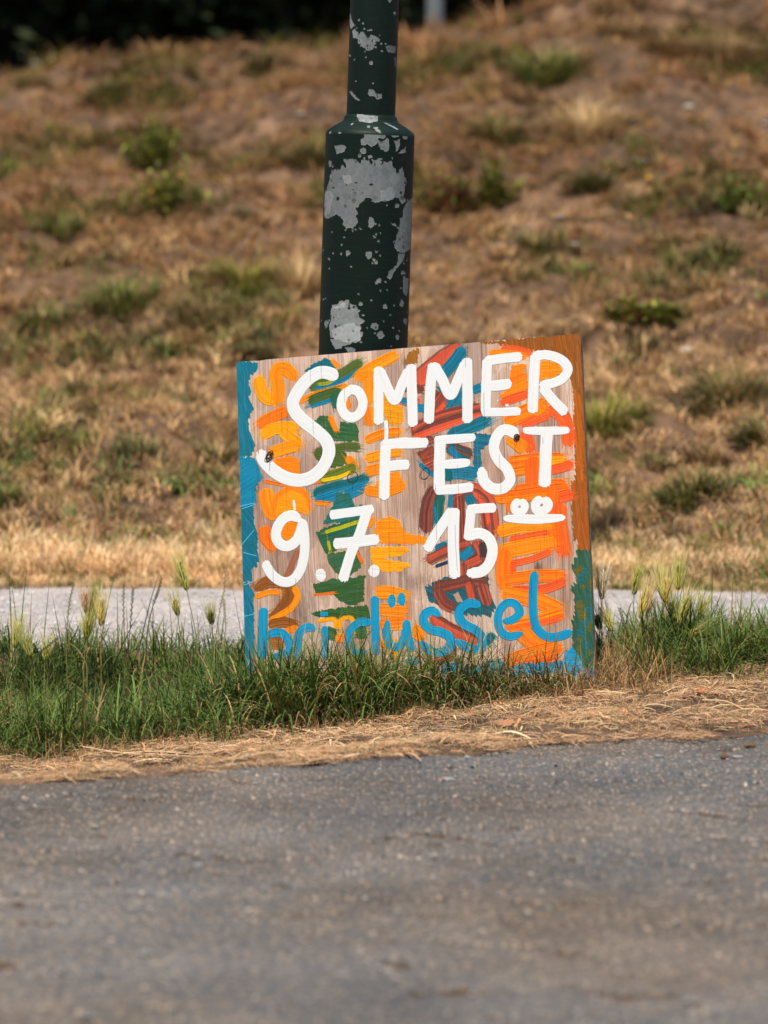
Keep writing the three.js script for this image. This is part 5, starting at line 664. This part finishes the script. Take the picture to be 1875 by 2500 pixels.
weed(380, 405, 170, 175, WG, 'tall green weed high on the left of the bank', 1); weed(420, 525, 230, 175, WG, 'big bushy green weed below the tall one at the left', 2); weed(1105, 525, 170, 140, WR, 'red-leaved weed right beside the lamp post', 3); weed(1205, 510, 130, 130, WG, 'green weed just right of the red-leaved one', 4); weed(1800, 525, 230, 100, WD, 'dark leafy clump near the right edge', 5); weed(1530, 785, 200, 70, [...WG, [0.28, 0.11, 0.04]], 'mixed green and red weed right above the sign', 6); weed(1615, 790, 170, 60, WG, 'bright green weed beside the mixed weed right of the sign', 7);
[[1298, 224, 0.016, [0.74, 0.70, 0.64], 'white stone high on the bank right of the post'], [1681, 266, 0.020, [0.70, 0.60, 0.50], 'cream stone high at the right of the bank'], [1568, 402, 0.018, [0.66, 0.55, 0.46], 'pale stone below the cream one at the right'], [1223, 610, 0.017, [0.70, 0.58, 0.50], 'left one of two pale stones right of the post'], [1252, 607, 0.017, [0.68, 0.56, 0.48], 'right one of two pale stones right of the post'], [1401, 605, 0.022, [0.58, 0.46, 0.38], 'brownish stone right of the two pale stones'], [1368, 535, 0.014, [0.55, 0.48, 0.44], 'grey stone above the brownish stone'], [1519, 490, 0.012, [0.62, 0.56, 0.50], 'small pale stone in the middle of the right bank'], [1697, 526, 0.014, [0.60, 0.48, 0.40], 'pale stone left below the dark leafy clump'], [1676, 858, 0.019, [0.78, 0.70, 0.62], 'bright white stone right of the sign corner'], [1158, 303, 0.014, [0.60, 0.48, 0.36], 'small tan stone right of the post shoulder'], [1868, 304, 0.014, [0.66, 0.58, 0.52], 'pale stone cut by the right edge'], [735, 283, 0.016, [0.62, 0.48, 0.38], 'tan stone left of the post shoulder'], [288, 1025, 0.016, [0.62, 0.50, 0.42], 'pale stone on the lower left of the bank']]
  .forEach(([u, v, r, c, l], i) => stone('stone', meet(u, v), r, c, l, 'stone', 'pale stones on the bank', i, i, 0.8));
function flower(u, v, label, col) { const p = meet(u, v + 22), top = atDepth(u, v, p.z), o = thing('yellow_flower', [p.x, p.y, p.z]); tag(o, label, 'flower'); const T = top.sub(p); mesh('stem', tubeAlong(curve([[0, -0.01, 0], [T.x * 0.3, T.y * 0.5, 0.004], T], 8), 0.0014, 5), new THREE.MeshStandardMaterial({ color: RGB(0.10, 0.14, 0.04), roughness: 0.8 }), o); const g = []; for (let i = 0; i < 22; i++) { const b = new THREE.BufferGeometry(); b.setAttribute('position', new THREE.Float32BufferAttribute([-0.002, 0, 0, 0.002, 0, 0, 0.0026, 0.003, 0.011, 0, 0.003, 0.0135, -0.0026, 0.003, 0.011], 3)); b.setIndex([0, 1, 2, 0, 2, 4, 4, 2, 3]); b.computeVertexNormals(); b.rotateX(-0.15 - (i % 2) * 0.45); b.rotateY(i / 22 * 6.283); g.push(b); } const m = mergeGeometries(g); m.rotateX(0.5); m.translate(T.x, T.y, T.z); mesh('petals', m, new THREE.MeshPhysicalMaterial({ color: RGB(...col), roughness: 0.7, transmission: 0.2, thickness: 0, side: THREE.DoubleSide }), o); }
flower(1584, 437, 'yellow flower alone on bare soil at the right of the bank', [0.85, 0.48, 0.03]); flower(372, 468, 'yellow flower in front of the bushy weed at the left', [0.85, 0.46, 0.03]); flower(133, 523, 'orange flower above the green tuft at the left', [0.80, 0.30, 0.06]);

// ---------------------------------------------------------------- the dark wood beyond the crest
{
  const R = rng(808), bark = new THREE.MeshStandardMaterial({ color: RGB(0.07, 0.055, 0.04), roughness: 1, bumpMap: earthBump, bumpScale: 0.02 }), foliage = leafyV(0.8, 0.12), crowns = [];
  for (let k = 0; k < 3; k++) {
    const gs = [], centres = []; for (let i = 0; i < 26; i++) { const a = R() * 6.283, r = Math.sqrt(R()) * 2.4; centres.push([Math.cos(a) * r, 1.9 + R() * 5.5 * (1 - r / 4.5), Math.sin(a) * r, 0.7 + R() * 0.8]); }
    const pos = [], idx = [], col = []; for (const [cx, cy, cz, cr] of centres) for (let i = 0; i < 150; i++) { const u = new THREE.Vector3(R() - 0.5, R() - 0.5, R() - 0.5).normalize().multiplyScalar(cr * Math.cbrt(R())), ax = new THREE.Vector3(R() - 0.5, (R() - 0.5) * 0.5, R() - 0.5).normalize(), bx = ax.clone().cross(new THREE.Vector3(R() - 0.5, R(), R() - 0.5)).normalize(), L = 0.13 + R() * 0.10, v = 0.8 + 0.4 * R(), o = pos.length / 3; const p = u.add(new THREE.Vector3(cx, cy, cz)); for (const [s, t] of [[-0.5, 0], [0, -0.32], [0.5, 0], [0, 0.32]]) { pos.push(p.x + ax.x * L * s + bx.x * L * t, p.y + ax.y * L * s + bx.y * L * t, p.z + ax.z * L * s + bx.z * L * t); col.push(0.035 * v, 0.05 * v, 0.016 * v); } idx.push(o, o + 1, o + 2, o, o + 2, o + 3); }
    crowns.push({ geo: geoFrom(pos, idx, { color: col }), centres });
  }
  const trunks = crowns.map(({ centres }) => { const gs = [tubeAlong(curve([[0, -0.2, 0], [0.08, 1.5, 0.05], [-0.05, 3.5, 0], [0.1, 6, 0.05]], 12), Array.from({ length: 13 }, (_, i) => lerp(0.24, 0.06, i / 12)), 9)]; for (let i = 0; i < 9; i++) { const c = centres[i * 2]; gs.push(tubeAlong(curve([[0, 1.2 + i * 0.35, 0], [c[0] * 0.5, Math.max(1.6, c[1] * 0.8), c[2] * 0.5], [c[0], c[1], c[2]]], 6), Array.from({ length: 7 }, (_, q) => lerp(0.08, 0.02, q / 6)), 5)); } return mergeGeometries(gs); });
  const spots = [[-2.95, -12.3, 1.5], [2.9, -12.5, 1.5], [-6.6, -12.6, 1.45], [-7, -14, 1.4], [-1.2, -15.4, 1.4], [1.2, -15.4, 1.4], [-5.2, -17], [-2.2, -16.5], [0.6, -17], [3.3, -17.5], [-3.9, -20.5], [-0.6, -20.8], [2.4, -21.5], [6.2, -18]];  // nearest trees stand unseen, added so their crowns shade the undergrowth
  spots.forEach(([x, z, k], i) => { const t = thing('tree', [x, land(x, z), z]); t.rotation.y = i * 2.1; t.scale.setScalar(k ?? 1.15); tag(t, 'dark shaded tree in the wood beyond the crest', 'tree', 'trees of the dark wood'); mesh('trunk', trunks[i % 3], bark, t); mesh('crown', crowns[i % 3].geo, foliage, t); });
  // undergrowth closing the view below the crowns
  const shrub = (() => { const pos = [], idx = [], col = []; for (let i = 0; i < 3000; i++) { const u = new THREE.Vector3((R() - 0.5), R(), (R() - 0.5)), p = new THREE.Vector3(u.x * 2.4, u.y * 2.3 * (1 - 0.9 * u.x * u.x), u.z * 1.3), ax = new THREE.Vector3(R() - 0.5, (R() - 0.5) * 0.6, R() - 0.5).normalize(), bx = ax.clone().cross(new THREE.Vector3(R() - 0.5, R(), R() - 0.5)).normalize(), L = 0.10 + R() * 0.09, v = 0.8 + 0.4 * R(), o = pos.length / 3; for (const [s, t] of [[-0.5, 0], [0, -0.32], [0.5, 0], [0, 0.32]]) { pos.push(p.x + ax.x * L * s + bx.x * L * t, p.y + ax.y * L * s + bx.y * L * t, p.z + ax.z * L * s + bx.z * L * t); col.push(0.033 * v, 0.045 * v, 0.016 * v); } idx.push(o, o + 1, o + 2, o, o + 2, o + 3); } return geoFrom(pos, idx, { color: col }); })();
  const twigs = mergeGeometries([0, 1, 2, 3, 4, 5].map((i) => tubeAlong(curve([[0, -0.1, 0], [Math.cos(i) * 0.3, 0.8, Math.sin(i) * 0.2], [Math.cos(i) * 0.8, 1.6, Math.sin(i) * 0.4]], 6), [0.03, 0.028, 0.025, 0.02, 0.015, 0.01, 0.006], 5)));
  [[-5.5, -14.0], [-3.7, -13.7], [-2.1, -13.9], [-0.5, -13.7], [1.1, -13.9], [2.8, -14.0], [4.6, -14.6], [-4.6, -16.1], [-2.9, -16.3], [-1.1, -16.0], [0.7, -16.2], [2.4, -16.4], [-4.6, -18.4], [-2.8, -18.6], [-1.0, -18.3], [0.9, -18.8], [2.8, -19]].forEach(([x, z], i) => { const t = thing('shrub', [x, land(x, z), z]); t.rotation.y = (i % 3) * 0.4 - 0.3 + (i % 2) * Math.PI; t.scale.setScalar(0.95 + 0.25 * R()); tag(t, 'dark shrub under the trees beyond the crest', 'shrub', 'undergrowth of the dark wood'); mesh('stems', twigs, bark, t); mesh('leaves', shrub, foliage, t); });
  const p = atDepth(1062, 30, -10), gy = land(p.x, -10), post = thing('standin_post', [p.x, gy, -10]); tag(post, 'pale bluish post made up for an unclear shape at the crest right of the lamp post', 'post');  // plain post made up in place of an unclear pale shape
  mesh('shaft', tubeAlong([new THREE.Vector3(0, -0.1, 0), new THREE.Vector3(0, 0.3, 0), new THREE.Vector3(0, 0.95, 0)], [0.045, 0.045, 0.043], 12), new THREE.MeshStandardMaterial({ color: RGB(0.15, 0.18, 0.20), roughness: 0.8 }), post); mesh('cap', tubeAlong([new THREE.Vector3(0, 0.95, 0), new THREE.Vector3(0, 0.98, 0), new THREE.Vector3(0, 1.0, 0)], [0.05, 0.05, 0.02], 12), new THREE.MeshStandardMaterial({ color: RGB(0.3, 0.33, 0.35), roughness: 0.7 }), post);
}
renderer.render(scene, camera);
